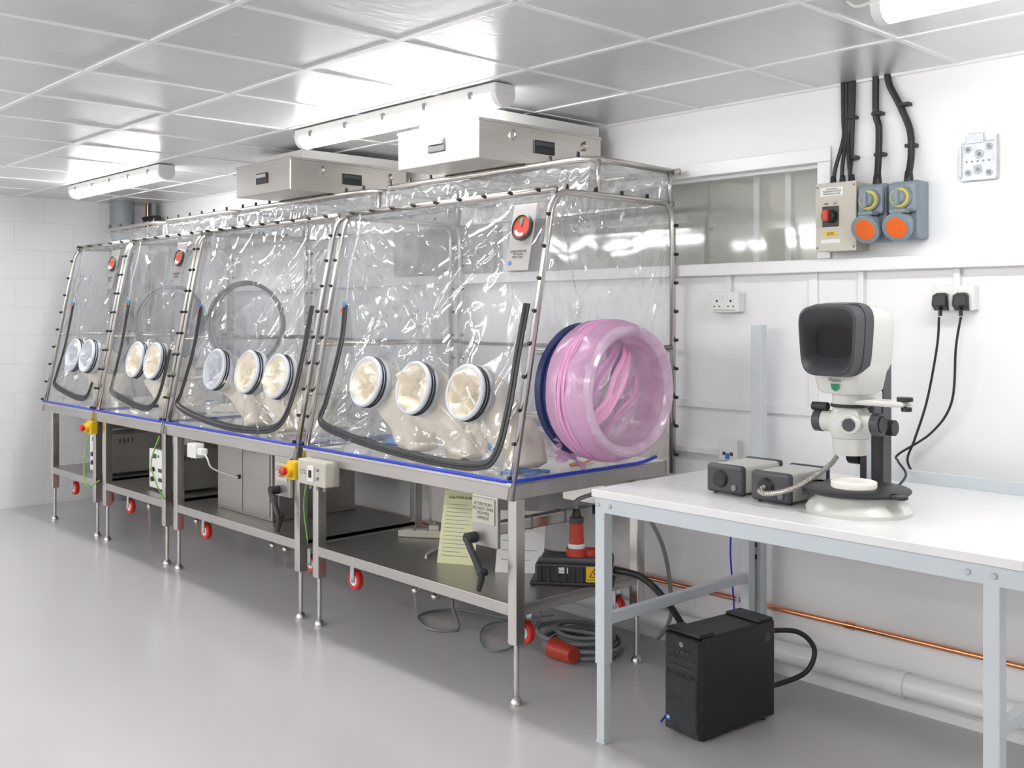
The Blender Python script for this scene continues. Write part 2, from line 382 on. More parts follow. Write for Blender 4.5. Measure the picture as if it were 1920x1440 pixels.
# ------------------------------------------------------------------ isolator
YB, ZB, YT, ZT = 2.745, 0.865, 2.985, 2.02
SL = (YT-YB)/(ZT-ZB)
def fy(z): return YB+(z-ZB)*SL
NRM = V((0,-1,SL)).normalized(); UPV = V((0,SL,1)).normalized()
def onface(x, z, off=0.0): return V((x, fy(z), z))+NRM*off
N3 = noise.noise
def crease(u, v, cu, cv, seed, asp=1.2, f=5.0):
    du = (u-cu)*asp; dv = v-cv; d = math.hypot(du,dv); a = math.atan2(dv,du)
    q = 1-abs(N3(V((a*f, d*0.9, seed))))*2.2
    return max(0,q)**3*min(1,d*6)*math.exp(-1.4*d)
def wrinkle(u, v, s, seed):
    w = 0.9*N3(V((s*2.6,v*2.4,seed)))+0.45*N3(V((s*9+v*2,v*4,seed+4)))
    w += 1.1*(crease(u,v,-0.02,1.05,seed+1)+crease(u,v,1.02,1.05,seed+2)+0.8*crease(u,v,-0.02,-0.03,seed+3)+0.8*crease(u,v,1.02,-0.03,seed+5))
    r = 1-abs(N3(V((s*3.5+v*2.0,v*1.6-s*0.8,seed+8))))*3.0
    w += 0.8*max(0,r)**4
    r = 1-abs(N3(V((s*4.0-v*3.0,v*1.2+s*0.8,seed+12))))*3.2
    w += 0.6*max(0,r)**4
    return w
def caster(o, x, y, ztop, r=0.048):
    zc = ztop-0.118
    o.cyl('caster_plate','galv',(x,y,ztop-0.012),(x,y,ztop),0.035,seg=16)
    o.cyl('caster_swivel','galv',(x,y,ztop-0.035),(x,y,ztop-0.012),0.024,seg=16)
    for s in (-1,1): o.box('caster_fork','galv',(x-0.012,y+s*0.022-0.002,zc-0.01),(x+0.016,y+s*0.022+0.002,ztop-0.03),0.001)
    o.lathe('caster_wheel','red',(x,y-0.014,zc),(0,1,0),[(0,0.026),(0.0,r-0.004),(0.005,r),(0.023,r),(0.028,r-0.004),(0.028,0.026)],28)
    o.cyl('caster_hub','white',(x,y-0.016,zc),(x,y+0.016,zc),0.027,seg=20)
    o.cyl('caster_axle','galv',(x,y-0.03,zc),(x,y+0.03,zc),0.008,seg=10)
def glove(o, x, z, seed, col='latex', r=0.112):
    c = onface(x, z)
    o.lathe('glove_port_ring','cuff',c-NRM*0.02,NRM,[(0,r-0.008),(0,r+0.010),(0.020,r+0.010),(0.022,r+0.002),(0.052,r+0.002),(0.054,r+0.006),(0.062,r+0.006),(0.068,r-0.001),(0.066,r-0.010),(0.05,r-0.014),(0.02,r-0.014),(0,r-0.008)],56)
    for h in (0.010,0.024): o.torus('glove_port_oring','black',c+NRM*h,NRM,r+0.004,0.0042,56,6)
    xx,yy,d = basis(NRM)
    def f(u,v):
        a = 2*math.pi*u; rr = (r-0.011)*v
        p = V((math.cos(a)*rr, math.sin(a)*rr, seed*1.7))
        e = min(1,(1-v)*5)
        tw = 1-abs(N3(V((math.cos(a)*1.6+v*2.0,math.sin(a)*1.6,seed))))*2.4
        dep = 0.042-0.055*(1-v**2.5)+0.085*max(-0.25,N3(p*11))*e+0.024*max(0,tw)**2*e+0.012*abs(N3(p*28))*e
        return c+NRM*dep+(xx*math.cos(a)+yy*math.sin(a))*rr
    o.grid('glove_cuff',col,f,80,24)
    path = spline([c-NRM*0.0, c-NRM*0.07+V((0.02,0,-0.02)), c+V((0.06,0.12,-0.12)), V((x+0.13,c.y+0.15,0.97)), V((x+0.17,c.y+0.15,0.885))],8)
    n = len(path); seg = 40; vs=[]; fs=[]
    for i,p in enumerate(path):
        t = (path[min(i+1,n-1)]-path[max(i-1,0)]).normalized(); bx,by,_ = basis(t); u = i/(n-1)
        rr = (r-0.012)*(1-0.20*u)
        for k in range(seg):
            a = 2*math.pi*k/seg; q = p+(bx*math.cos(a)+by*math.sin(a))*rr
            q += (bx*math.cos(a)+by*math.sin(a))*(0.020*N3(q*9+V((seed,0,0)))+0.010*math.sin(a*4+u*4+3*N3(q*5)))
            q.z = max(q.z, 0.872)
            vs.append(q)
    for i in range(n-1):
        for k in range(seg):
            a=i*seg+k; b=i*seg+(k+1)%seg; fs.append([a,b,b+seg,a+seg])
    fs.append([(n-1)*seg+k for k in range(seg)])
    o.add('glove_sleeve','latex',vs,fs,True)
def isolator(xl, xr, lin, gloves, zips, gauge=None, seed=0):
    o = Ob('flexible_film_isolator', ((xl+xr)/2, 3.25, 0))
    r = 0.0145
    for x in (xl, xr):
        o.tube('end_frame','steel',fillet([(x,YB-0.012,ZB-0.07),(x,YT-0.012,ZT),(x,3.74,ZT),(x,3.74,0.80)],0.09),r,12)
        for y in (3.24,3.72): o.tube('upper_post','steel',[(x,y,ZT),(x,y,2.172)],0.011,10)
        for k in range(9):
            z = ZB+0.02+k*(ZT-ZB-0.12)/8
            p = V((x,fy(z)-0.012,z)); d = V((0.35,-1,0.1)).normalized() 
            o.cyl('stud','black',p+d*0.010,p+d*0.028,0.009,0.007,seg=8)
            p = V((x,3.74,z)); d = V((1,0,0)); o.cyl('stud','black',p+d*0.010,p+d*0.030,0.009,0.007,seg=8)
        for k in range(4):
            p = V((x,3.05+k*0.17,ZT)); o.cyl('stud','black',p+V((0,0,0.01)),p+V((0,0,0.03)),0.009,0.007,seg=8)
    o.tube('front_rail','steel',[(xl,YT-0.0,ZT+0.006),(xr,YT-0.0,ZT+0.006)],r,12)
    o.tube('rear_rail','steel',[(xl,3.74,ZT),(xr,3.74,ZT)],r,12)
    o.tube('rear_low_rail','steel',[(xl,3.74,1.36),(xr,3.74,1.36)],0.011,10)
    o.tube('upper_rail','steel',fillet([(xl,3.75,2.175),(xl,3.2,2.175),(xr,3.2,2.175),(xr,3.75,2.165)],0.12),r,12)
    o.tube('upper_rail','steel',[(xl,3.75,2.17),(xr+0.03,3.75,2.165)],r,12)
    n = max(4,int((xr-xl)/0.16))
    for k in range(n):
        x = xl+0.08+k*(xr-xl-0.16)/(n-1)
        o.cyl('stud','black',(x,YT-0.012,ZT+0.006),(x,YT-0.036,ZT+0.01),0.009,0.007,seg=8)
        o.cyl('stud','black',(x,3.2,2.185),(x,3.2,2.208),0.009,0.007,seg=8)
    for z in (1.37,1.12): o.tube('cross_bar','steel',[(xr,fy(z)-0.01,z),(xr,3.74,z)],0.012,10)
    for z in (1.37,): o.tube('cross_bar','steel',[(xl,fy(z)-0.01,z),(xl,3.74,z)],0.012,10)
    lx0 = xl+lin; lx1 = xr
    for x in (lx0+0.0, lx1-0.0):
        for y in (2.765, 3.49):
            o.box('leg','steel',(x-0.024,y-0.024,0.235),(x+0.024,y+0.024,0.80),0.003)
            o.cyl('leg_foot_rod','steel',(x,y,0.015),(x,y,0.24),0.011,seg=12)
            o.lathe('leg_foot','steel',(x,y,0),(0,0,1),[(0,0),(0,0.026),(0.012,0.026),(0.03,0.013),(0.035,0.0)],16)
    o.box('base_tray','steelsheet',(xl+0.02,YB-0.015,0.795),(xr,3.70,0.855),0.004)
    o.box('tray_lip','steel',(xl,YB-0.02,0.848),(xr+0.01,YB+0.01,0.866),0.004)
    o.box('tray_floor','white',(xl+0.03,YB+0.01,0.855),(xr-0.01,3.69,0.862),0.002)
    o.box('tray_upstand','steel',(xl,3.69,0.80),(xr+0.01,3.705,0.98),0.002)
    o.box('shelf','steelsheet',(lx0-0.02,2.745,0.368),(lx1+0.02,3.51,0.392),0.003)
    o.box('shelf_lip','steelsheet',(lx0-0.02,2.742,0.345),(lx1+0.02,2.752,0.392),0.002)
    for x in (lx0-0.02,lx1+0.012): o.box('shelf_lip','steelsheet',(x,2.745,0.345),(x+0.008,3.51,0.392),0.002)
    for (x,y) in ((lx0+0.2,2.84),(lx1-0.06,2.87),(lx0+0.2,3.40),(lx1-0.05,3.41)): caster(o, x, y, 0.366)
    o.tube('blue_edge_cord','blue',fillet([(xl+0.01,YB-0.022,ZB+0.006),(xr+0.012,YB-0.022,ZB+0.006),(xr+0.018,3.50,ZB+0.006),(xr+0.0,3.62,ZB+0.02)],0.05),0.0075,10)
    nu = int(120*(xr-xl))+10
    def fr(u,v):
        s = u*(xr-xl); x = xl+0.012+u*(xr-xl-0.024); z = ZB+0.005+v*(ZT-ZB-0.02)
        e = min(1, 10*u*(1-u))*min(1, 6*(1-v)+0.1)
        bot = math.exp(-v*8)*1.6*N3(V((x*11,z*2,seed+9)))
        return V((x, fy(z), z))-NRM*0.017+NRM*(0.021*(wrinkle(u,v,s,seed*10)*e+bot))
    o.grid('film_front','film',fr,nu,120)
    def re(u,v):
        x = xl+0.012+u*(xr-xl-0.024); z = ZB+0.02+v*(ZT-ZB-0.03)
        return V((x, 3.712+0.012*N3(V((x*5,z*2,seed+20))), z))
    o.grid('film_rear','filmend',re,60,50)
    for sx,x in ((-1,xl),(1,xr)):
        def en(u,v,x=x,sx=sx):
            z = ZB+0.01+v*(ZT-ZB-0.015); y0 = fy(z)+0.004; y1 = 3.72; y = y0+u*(y1-y0)
            e = min(1, 10*u*(1-u))*min(1,6*(1-v)+0.1)
            return V((x-sx*0.010+sx*0.025*wrinkle(u,v,u*0.9,seed*10+sx*3+70)*e, y, z))
        o.grid('film_end','filmend',en,110 if sx>0 else 50,120 if sx>0 else 50)
    prof = [(YT+0.0,ZT-0.01),(YT+0.05,ZT+0.0),(3.12,ZT+0.005),(3.18,ZT+0.02),(3.20,ZT+0.08),(3.205,2.155),(3.24,2.165),(3.45,2.16),(3.70,2.165),(3.735,2.12),(3.72,ZT-0.01)]
    prof = spline([(0,a,b) for a,b in prof],4)
    def tp_(u,v):
        i = v*(len(prof)-1); k = min(int(i),len(prof)-2); p = prof[k].lerp(prof[k+1], i-k)
        x = xl+0.012+u*(xr-xl-0.024)
        e = math.sin(math.pi*v)**0.5 if 0<v<1 else 0
        w = 1.4*N3(V((x*8,p.y*6,seed+50)))+0.9*N3(V((x*22,p.y*9+p.z*9,seed+51)))+1.0*max(0,1-3*abs(N3(V((x*9,p.y*9+p.z*6,seed+55)))))**2
        return V((x, p.y-0.011*abs(w)*e, min(p.z-0.015*abs(w)*e, 2.17)))
    o.grid('film_top','filmtop',tp_,nu,60)
    for x in (xl+0.012,xr-0.012):
        def ue(u,v,x=x):
            y=3.2+u*0.53; z=ZT+v*(2.16-ZT)
            return V((x+0.012*N3(V((y*14,z*14,seed)))*math.sin(math.pi*v),y,z))
        o.grid('film_upper_end','filmtop',ue,30,10)
    zp = spline([(a,0,b) for a,b in zips],10)
    pts = [onface(p.x,p.z,0.014) for p in zp]
    nP = len(pts); vs=[]; fs=[]
    for i,p in enumerate(pts):
        t = (pts[min(i+1,nP-1)]-pts[max(i-1,0)]).normalized(); sd = t.cross(NRM).normalized()
        wdt = 0.020
        for q,h in ((-1,0),(-0.9,0.004),(-0.25,0.005),(-0.12,0.009),(0.12,0.009),(0.25,0.005),(0.9,0.004),(1,0)):
            vs.append(p+sd*wdt*q+NRM*h)
    for i in range(nP-1):
        for k in range(7): a=i*8+k; fs.append([a,a+1,a+9,a+8])
    o.add('zip_strip','blackrub',vs,fs,False)
    zx = zips[0][0]
    for k in range(26):
        z = ZT-0.02-k*0.0165; c = onface(zx+0.01*math.sin(k*0.3), z, 0.02)
        a = V((1,0,0)) if k%2 else NRM
        o.tube('chain','galv',[c+a*0.0045*math.cos(t)+UPV*0.010*math.sin(t) for t in [2*math.pi*j/8 for j in range(8)]],0.0016,5,True)
    o.box('zip_tag','orange',onface(zx-0.012,zips[0][1]-0.03,0.03)-V((0.008,0.004,0.008)),onface(zx-0.012,zips[0][1]-0.03,0.03)+V((0.008,0.004,0.012)),0.002)
    o.box('zip_tag','sky',onface(zx+0.01,zips[0][1]+0.0,0.03)-V((0.006,0.004,0.012)),onface(zx+0.01,zips[0][1]+0.0,0.03)+V((0.006,0.004,0.012)),0.002)
    for i,(gx,gz,cm) in enumerate(gloves): glove(o, gx, gz, seed*3+i, cm)
    if gauge:
        gx,gz = gauge; R = Matrix.Rotation(-math.atan(SL),3,'X')
        c = onface(gx,gz-0.02,0.022)
        o.box('gauge_plate','steelsheet',c-V((0.068,0.002,0.14)),c+V((0.068,0.002,0.14)),0.006,rot=R)
        c = onface(gx+0.005,gz+0.02,0.024)
        o.lathe('gauge_bezel','dgrey',c,NRM,[(0,0),(0,0.056),(0.012,0.056),(0.016,0.050),(0.010,0.046),(0.010,0)],40)
        o.lathe('gauge_dial','redplug',c+NRM*0.0105,NRM,[(0,0.046),(0.0005,0)],40)
        xx = V((1,0,0)); yy = UPV
        def sector(a0,a1,r0,r1,mm,h):
            n=16; vs=[];fs=[]
            for i in range(n+1):
                a=math.radians(a0+(a1-a0)*i/n); d=xx*math.cos(a)+yy*math.sin(a)
                vs += [c+NRM*h+d*r0, c+NRM*h+d*r1]
            for i in range(n): fs.append([2*i,2*i+1,2*i+3,2*i+2])
            o.add('gauge_face',mm,vs,fs,False)
        sector(75,110,0.006,0.038,'green',0.013); sector(205,300,0.026,0.040,'white',0.013)
        p=c+NRM*0.014; o.add('gauge_needle','ink',[p-xx*0.003,p+xx*0.003,p+xx*0.018+yy*0.034],[[0,1,2]],False)
        cc = onface(gx,gz-0.09,0.0265)
        o.text('gauge_label','ink','BUBBLE PRESSURE\nSET 10 mm\nMAX 15 mm',cc,0.012,(90-math.degrees(math.atan(SL)),0,0))
        q = onface(gx-0.045,gz-0.125,0.0255); o.lathe('plate_sticker','sky',q,NRM,[(0,0),(0.0005,0.009),(0.001,0)],16)
    return o

zipA = [(-4.27,1.56),(-4.25,1.38),(-4.29,1.10),(-4.31,1.00),(-4.14,0.955),(-3.8,0.92),(-3.40,0.90),(-3.12,0.91),(-3.03,0.97),(-3.0,1.15),(-2.995,1.35),(-2.985,1.56)]
i1 = isolator(-4.42,-2.93,0.09,[(-3.96,1.20,'latex'),(-3.60,1.19,'latex'),(-3.25,1.19,'latex')],zipA,(-3.07,1.85),1)
zipB = [(-5.80,1.56),(-5.79,1.30),(-5.84,1.05),(-5.86,0.98),(-5.6,0.93),(-5.2,0.90),(-4.85,0.91),(-4.67,0.96),(-4.60,1.10),(-4.575,1.3),(-4.57,1.56)]
i2 = isolator(-5.97,-4.50,0.11,[(-5.44,1.20,'cuff'),(-5.07,1.20,'latex'),(-4.76,1.19,'latex')],zipB,None,2)
zipC = [(-6.86,1.60),(-6.84,1.30),(-6.86,1.05),(-6.84,1.0),(-6.6,0.96),(-6.35,0.93),(-6.2,0.95),(-6.12,1.05),(-6.10,1.3)]
i3 = isolator(-7.05,-6.02,0.12,[(-6.53,1.22,'latex'),(-6.26,1.22,'latex')],zipC,(-6.20,1.85),3)
zipD = [(-7.86,1.60),(-7.85,1.30),(-7.90,1.06),(-7.90,1.0),(-7.7,0.96),(-7.4,0.93),(-7.25,0.95),(-7.2,1.05)]
i4 = isolator(-8.05,-7.10,0.14,[(-7.60,1.22,'cuff'),(-7.34,1.22,'cuff')],zipD,(-7.25,1.85),4)

def port(o, x, y, z, r, mm, fins):
    if not fins:
        o.torus('connecting_ring',mm,(x,y,z),(1,0,0),r,0.014,56,10)
        o.torus('connecting_ring',mm,(x+0.04,y,z),(1,0,0),r*0.96,0.008,56,8)
        def f(u,v):
            a=2*math.pi*u; rr=r*0.97*v
            return V((x+0.012*N3(V((math.cos(a)*rr*9,math.sin(a)*rr*9,x))),y+math.cos(a)*rr,z+math.sin(a)*rr))
        o.grid('port_membrane','portfilm',f,40,10)
    else:
        for k in range(10):
            a = 2*math.pi*k/10; d = V((0,math.cos(a),math.sin(a)))
            o.tube('port_spoke','filmtop',[V((x+0.02,y,z))+d*0.10,V((x+0.02,y,z))+d*0.15],0.008,8)
port(i1,-4.40,3.29,1.45,0.20,'cuff',True)
port(i2,-5.95,3.26,1.46,0.26,'mgrey',False)
port(i3,-7.03,3.26,1.46,0.26,'mgrey',False)

def rag(o, part, m, cx, cy, sx, sy, seed, z=0.866):
    def f(u,v):
        a=2*math.pi*u; rr=v*(1+0.35*N3(V((math.cos(a)*1.5,math.sin(a)*1.5,seed))))
        x=cx+math.cos(a)*rr*sx; y=cy+math.sin(a)*rr*sy
        h=0.045*max(0,(1-v))+0.035*abs(N3(V((x*22,y*22,seed))))*(1-v**3)
        return V((x,y,z+h))
    o.grid(part,m,f,32,8)
rag(i1,'blue_glove_scrap','sky',-4.18,3.18,0.16,0.08,1); rag(i1,'blue_glove_scrap','sky',-3.78,3.40,0.10,0.07,2)
rag(i1,'white_bag','lilac',-3.45,3.48,0.18,0.12,5)
rag(i2,'white_bag','offwhite',-5.2,3.42,0.2,0.12,6); rag(i3,'beige_cloth','latex',-6.45,3.38,0.14,0.1,7)
i1.tube('orange_scissors','orange',spline([(-3.05,3.20,0.875),(-3.03,3.25,0.878),(-3.06,3.29,0.875),(-3.09,3.25,0.872)],6,True),0.006,8,True)
i1.tube('orange_scissors','orange',[(-3.06,3.29,0.875),(-3.12,3.42,0.875)],0.006,8)
i1.tube('blue_tongs','sky',spline([(-3.10,2.84,0.873),(-3.06,2.93,0.88),(-3.02,2.98,0.873),(-3.00,2.88,0.873)],6),0.008,8)
i1.tube('blue_tongs','sky',spline([(-3.14,2.9,0.873),(-3.08,2.93,0.88),(-3.0,3.02,0.873)],6),0.008,8)
i1.lathe('sample_jar','offwhite',(-3.62,3.60,0.864),(0,0,1),[(0,0),(0,0.04),(0.08,0.04),(0.09,0.03),(0.10,0.03),(0.10,0)],20)

def estop(o, x, z, y=2.70):
    o.box('emergency_stop_box','yellow',(x-0.045,y-0.005,z-0.045),(x+0.03,y+0.05,z+0.045),0.008)
    o.cyl('emergency_stop_button','yellow',(x-0.008,y-0.005,z),(x-0.008,y-0.03,z),0.032,seg=24)
    o.lathe('emergency_stop_button','red',(x-0.008,y-0.02,z),(0,-1,0),[(0,0),(0,0.014),(0.02,0.02),(0.032,0.021),(0.036,0.016),(0.038,0)],20)
i1.box('control_box','cream',(-4.36,2.66,0.705),(-4.12,2.745,0.825),0.008)
estop(i1,-4.43,0.755,2.67)
for k in range(3): i1.cyl('control_box_gland','mgrey',(-4.30+0.06*k,2.70,0.68),(-4.30+0.06*k,2.70,0.705),0.01,seg=10)
i1.box('control_switch','white',(-4.26,2.652,0.725),(-4.21,2.66,0.80),0.002); i1.box('control_switch','black',(-4.245,2.648,0.745),(-4.225,2.653,0.78),0.001)
i1.text('control_label','inkgrey','LIGHTS\nOFF  ON',(-4.31,2.6588,0.765),0.014)
for k in range(2): i1.cyl('control_lamp','mgrey',(-4.18,2.66,0.745+0.04*k),(-4.18,2.652,0.745+0.04*k),0.008,seg=12)
i1.box('actuator_bracket','steelsheet',(-3.14,2.72,0.60),(-2.99,2.738,0.80),0.003)
i1.box('attention_sign','cream',(-3.135,2.715,0.69),(-3.005,2.72,0.79),0.001)
i1.text('attention_sign_text','ink','ATTENTION!\nDO NOT OVER\nTIGHTEN\nHANDLE',(-3.07,2.7145,0.74),0.018)
def crank(o, x, z, y=2.70):
    o.tube('crank_handle','black',spline([(x,y+0.02,z),(x,y-0.02,z),(x+0.01,y-0.025,z-0.02),(x+0.09,y-0.03,z-0.12)],6),0.014,10)
    o.cyl('crank_handle','black',(x,y-0.03,z),(x,y+0.03,z),0.022,seg=18)
    o.lathe('crank_grip','black',(x+0.09,y-0.02,z-0.12),(-0.25,-0.1,-1),[(0,0),(0,0.010),(0.03,0.014),(0.075,0.010),(0.08,0)],14)
    o.cyl('crank_handle','black',(x+0.09,y-0.04,z-0.12),(x+0.09,y-0.005,z-0.12),0.016,seg=14)
crank(i1,-3.12,0.63)
i1.box('lift_actuator','steel',(-3.14,2.78,0.625),(-3.09,3.38,0.675),0.006)
for y in (2.80,3.0,3.2): i1.box('lift_actuator_band','mgrey',(-3.143,y,0.622),(-3.087,y+0.012,0.678),0.004)
i1.cyl('lift_actuator_tail','black',(-3.115,3.38,0.65),(-3.115,3.43,0.65),0.02,seg=14)
i1.box('rear_under_box','steelsheet',(-4.0,3.2,0.50),(-3.5,3.45,0.795),0.004)
i1.box('hanging_bracket','steel',(-3.2,3.3,0.70),(-2.95,3.44,0.795),0.004)
crank(i2,-4.64,0.63)
i2.box('actuator_bracket','steelsheet',(-4.68,2.72,0.60),(-4.53,2.738,0.80),0.003)
i2.box('attention_sign','cream',(-4.66,2.715,0.68),(-4.55,2.72,0.77),0.001)
i2.text('attention_sign_text','ink','ATTENTION!\nDO NOT OVER\nTIGHTEN\nHANDLE',(-4.605,2.7145,0.725),0.015)
i2.box('socket_box','white',(-5.54,2.66,0.71),(-5.44,2.72,0.79),0.006)
i2.box('socket_plug','white',(-5.44,2.67,0.73),(-5.38,2.71,0.77),0.008)
i2.tube('white_cord','white',spline([(-5.39,2.69,0.745),(-5.33,2.68,0.72),(-5.34,2.72,0.66),(-5.3,2.85,0.6)],8),0.005,8)
estop(i3,-7.08,0.75,2.70)
i4.box('sink_bowl','steelsheet',(-7.75,2.9,0.68),(-7.5,3.2,0.795),0.01)
i1.tube('earth_wire','earth',spline([(-4.36,2.735,0.79),(-4.40,2.72,0.6),(-4.38,2.73,0.4)],6),0.003,6)
i3.tube('earth_wire','earth',spline([(-6.05,2.73,0.78),(-6.10,2.70,0.62),(-6.03,2.70,0.50),(-6.0,2.74,0.40)],6),0.004,6)
i4.tube('earth_wire','earth',spline([(-7.1,2.73,0.78),(-7.16,2.70,0.55),(-7.08,2.68,0.36),(-7.0,2.74,0.40)],6),0.004,6)
for o in (i1,i2,i3,i4): o.done()

# ------------------------------------------------------------------ air units on the isolators
def ahu(x0, x1):
    z0, z1 = 2.19, 2.365
    o = Ob('air_handling_unit', ((x0+x1)/2, 3.3, z0))
    o.box('casing','steelbox',(x0,2.92,z0),(x1,3.70,z1),0.004)
    o.box('lid_seam','steel',(x0-0.003,2.917,z1-0.012),(x1+0.003,3.703,z1+0.002),0.002)
    o.box('filter_cap','white',(x0+0.03,3.02,z1),(x1-0.03,3.72,z1+0.055),0.004)
    c = (x0+x1)/2
    o.box('handle_rim','black',(c-0.06,2.913,z0+0.055),(c+0.06,2.921,z0+0.115),0.003)
    o.box('handle_grip','galv',(c-0.05,2.906,z0+0.088),(c+0.05,2.914,z0+0.108),0.002)
    o.box('handle_rim','black',(x1-0.001,3.25,z0+0.055),(x1+0.007,3.38,z0+0.115),0.003)
    o.box('handle_grip','dgrey',(x1+0.005,3.26,z0+0.088),(x1+0.012,3.37,z0+0.108),0.002)
    for y in (3.12,3.58): o.tube('latch','steel',[(x1+0.004,y,z0+0.10),(x1+0.02,y,z0+0.12),(x1+0.004,y,z0+0.14)],0.006,8)
    o.cyl('spigot','steelbox',(c,3.35,z1+0.055),(c,3.35,CH-0.003),0.012,seg=14)
    o.done()
ahu(-3.90,-3.33); ahu(-5.45,-4.86)

# ------------------------------------------------------------------ pink bagging port ring
p = Ob('bag_ring_port', (-2.8,3.12,1.2)); pc = V((-2.925,3.12,1.215))
p.lathe('mounting_ring','navy',pc,(1,0,0),[(0,0.20),(0,0.262),(0.012,0.270),(0.03,0.262),(0.036,0.245),(0.05,0.262),(0.062,0.245),(0.062,0.20),(0,0.20)],72)
def dsp(amp, s, f1=2.2):
    def d(h, r, a):
        k = amp*(N3(V((math.cos(a)*f1,math.sin(a)*f1,h*s)))+0.5*N3(V((math.cos(a)*6,math.sin(a)*6,h*s*0.6+4))))
        return r+k, h+k*0.3
    return d
prof = [(0.05,0.235),(0.062,0.258),(0.075,0.274),(0.09,0.280),(0.11,0.284),(0.13,0.284),(0.15,0.281),(0.165,0.277),(0.18,0.280),(0.20,0.281),(0.22,0.278),(0.24,0.272),(0.262,0.262),(0.275,0.25)]
p.lathe('pink_film_wrap','pinkfilm',pc,(1,0,0),prof,144,dsp(0.008,22,3))
for k in range(9):
    h = 0.13+k*0.0075
    n=96; ph=random.random()*6
    pts=[]
    for j in range(n):
        a=2*math.pi*j/n; rr=0.2805+0.002*math.sin(3*a+ph)+0.003*N3(V((math.cos(a)*3,math.sin(a)*3,k)))
        pts.append(pc+V((h+0.005*math.sin(a+ph*0.2),math.cos(a)*rr,math.sin(a)*rr)))
    p.tube('film_pleat','pinkfilm' if k%3==2 else 'pinkhot',pts,0.0038,6,True)
prof2 = [(0.262,0.262),(0.285,0.256),(0.292,0.243),(0.285,0.230),(0.27,0.222)]
p.lathe('rolled_rim','lilac',pc,(1,0,0),prof2,120,dsp(0.004,30)); p.lathe('rolled_rim_inner','lilac',pc,(1,0,0),[(h-0.004,r-0.004) for h,r in prof2],120,dsp(0.004,30))
p.lathe('inner_sleeve','lilac',pc,(1,0,0),[(0.27,0.222),(0.2,0.218),(0.12,0.215),(0.07,0.21)],96,dsp(0.006,20))
def mem(u,v):
    a=2*math.pi*u; rr=0.212*v; y=math.cos(a)*rr; z=math.sin(a)*rr
    q=(y*0.72-z*0.69); t=0.026*max(0,1-2.6*abs(N3(V((q*20,(y+z)*3,2)))))**2+0.06*N3(V((y*5+3,z*5,1)))
    return pc+V((0.14+t*(1-v**4)+0.04*(1-v),y,z))
p.grid('closed_bag','lilac',mem,128,40)
for k,(off,wd,ln) in enumerate(((-0.015,0.034,0.40),(-0.095,0.020,0.30),(0.09,0.016,0.30))):
    def fold(u,v,off=off,wd=wd,ln=ln,k=k):
        s=(u-0.5)*ln; t=off+wd*(v-0.5)*2*(0.6+0.6*math.sin(u*3.1)+0.15*math.sin(u*13+k))+0.014*math.sin(u*5+k*2)
        y=s*0.66+t*0.75; z=s*0.75-t*0.66
        d=math.hypot(y,z)
        if d>0.205: y*=0.205/d; z*=0.205/d
        return pc+V((0.205+0.012*math.sin(v*math.pi*3)+0.006*math.sin(u*9+k)-0.05*(d/0.2)**2,y,z))
    p.grid('bag_fold','pinkhot' if k==0 else 'pinkfilm',fold,30,12)
def tail(u,v):
    y=2.93+0.13*v+0.05*u; z=1.02-0.10*u+0.02*math.sin(v*5); 
    return V((-2.895+0.02*math.sin(u*6+v*3)+0.02*N3(V((u*5,v*5,0))),y+0.01*math.sin(u*20),z-0.02*v))
p.grid('film_tail','pinkfilm',tail,16,16)
p.done()

# ------------------------------------------------------------------ equipment under isolators
o = Ob('equipment_cabinet', (-5.26,3.1,0.392))
o.box('case','cabsteel',(-5.60,2.88,0.392),(-4.98,3.42,0.78),0.006); o.box('door_panel','cabsteel',(-5.58,2.874,0.41),(-5.30,2.881,0.76),0.003); o.box('door_panel','cabsteel',(-5.29,2.874,0.41),(-5.0,2.881,0.76),0.003)
o.cyl('knob','black',(-5.33,2.874,0.6),(-5.33,2.862,0.6),0.012,seg=12)
o.box('side_panel','cabsteel',(-4.981,2.92,0.42),(-4.975,3.38,0.75),0.003)
o.done()
def oven(x0,x1,z1):
    o = Ob('benchtop_oven', ((x0+x1)/2,3.05,0.392))
    o.box('case','ovenside',(x0,2.86,0.41),(x1,3.25,z1),0.008)
    o.box('front_panel','white',(x0,2.845,0.41),(x1-0.0,2.862,z1),0.006)
    for z in (0.47,0.53): 
        o.cyl('dial','black',(x0+0.07,2.845,z),(x0+0.07,2.828,z),0.016,seg=16)
        o.box('vent','dgrey',(x0+0.14,2.842,z-0.012),(x0+0.2,2.846,z+0.012),0.001)
    o.box('display','dgrey',(x0+0.05,2.842,z1-0.06),(x0+0.11,2.846,z1-0.03),0.001); o.box('lamp','green',(x0+0.13,2.842,z1-0.05),(x0+0.15,2.846,z1-0.035),0.001)
    o.box('door','white',(x0+0.22,2.838,0.43),(x1-0.02,2.847,z1-0.02),0.004)
    for k in range(4): o.box('side_vent','dgrey',(x1-0.001,2.93+k*0.03,z1-0.06),(x1+0.001,2.940+k*0.03,z1-0.03),0)
    for (x,y) in ((x0+0.03,2.9),(x1-0.03,2.9),(x0+0.03,3.2),(x1-0.03,3.2)): o.cyl('foot','black',(x,y,0.392),(x,y,0.412),0.012,seg=10)
    o.done()
oven(-7.45,-7.14,0.68); oven(-6.46,-6.14,0.66)
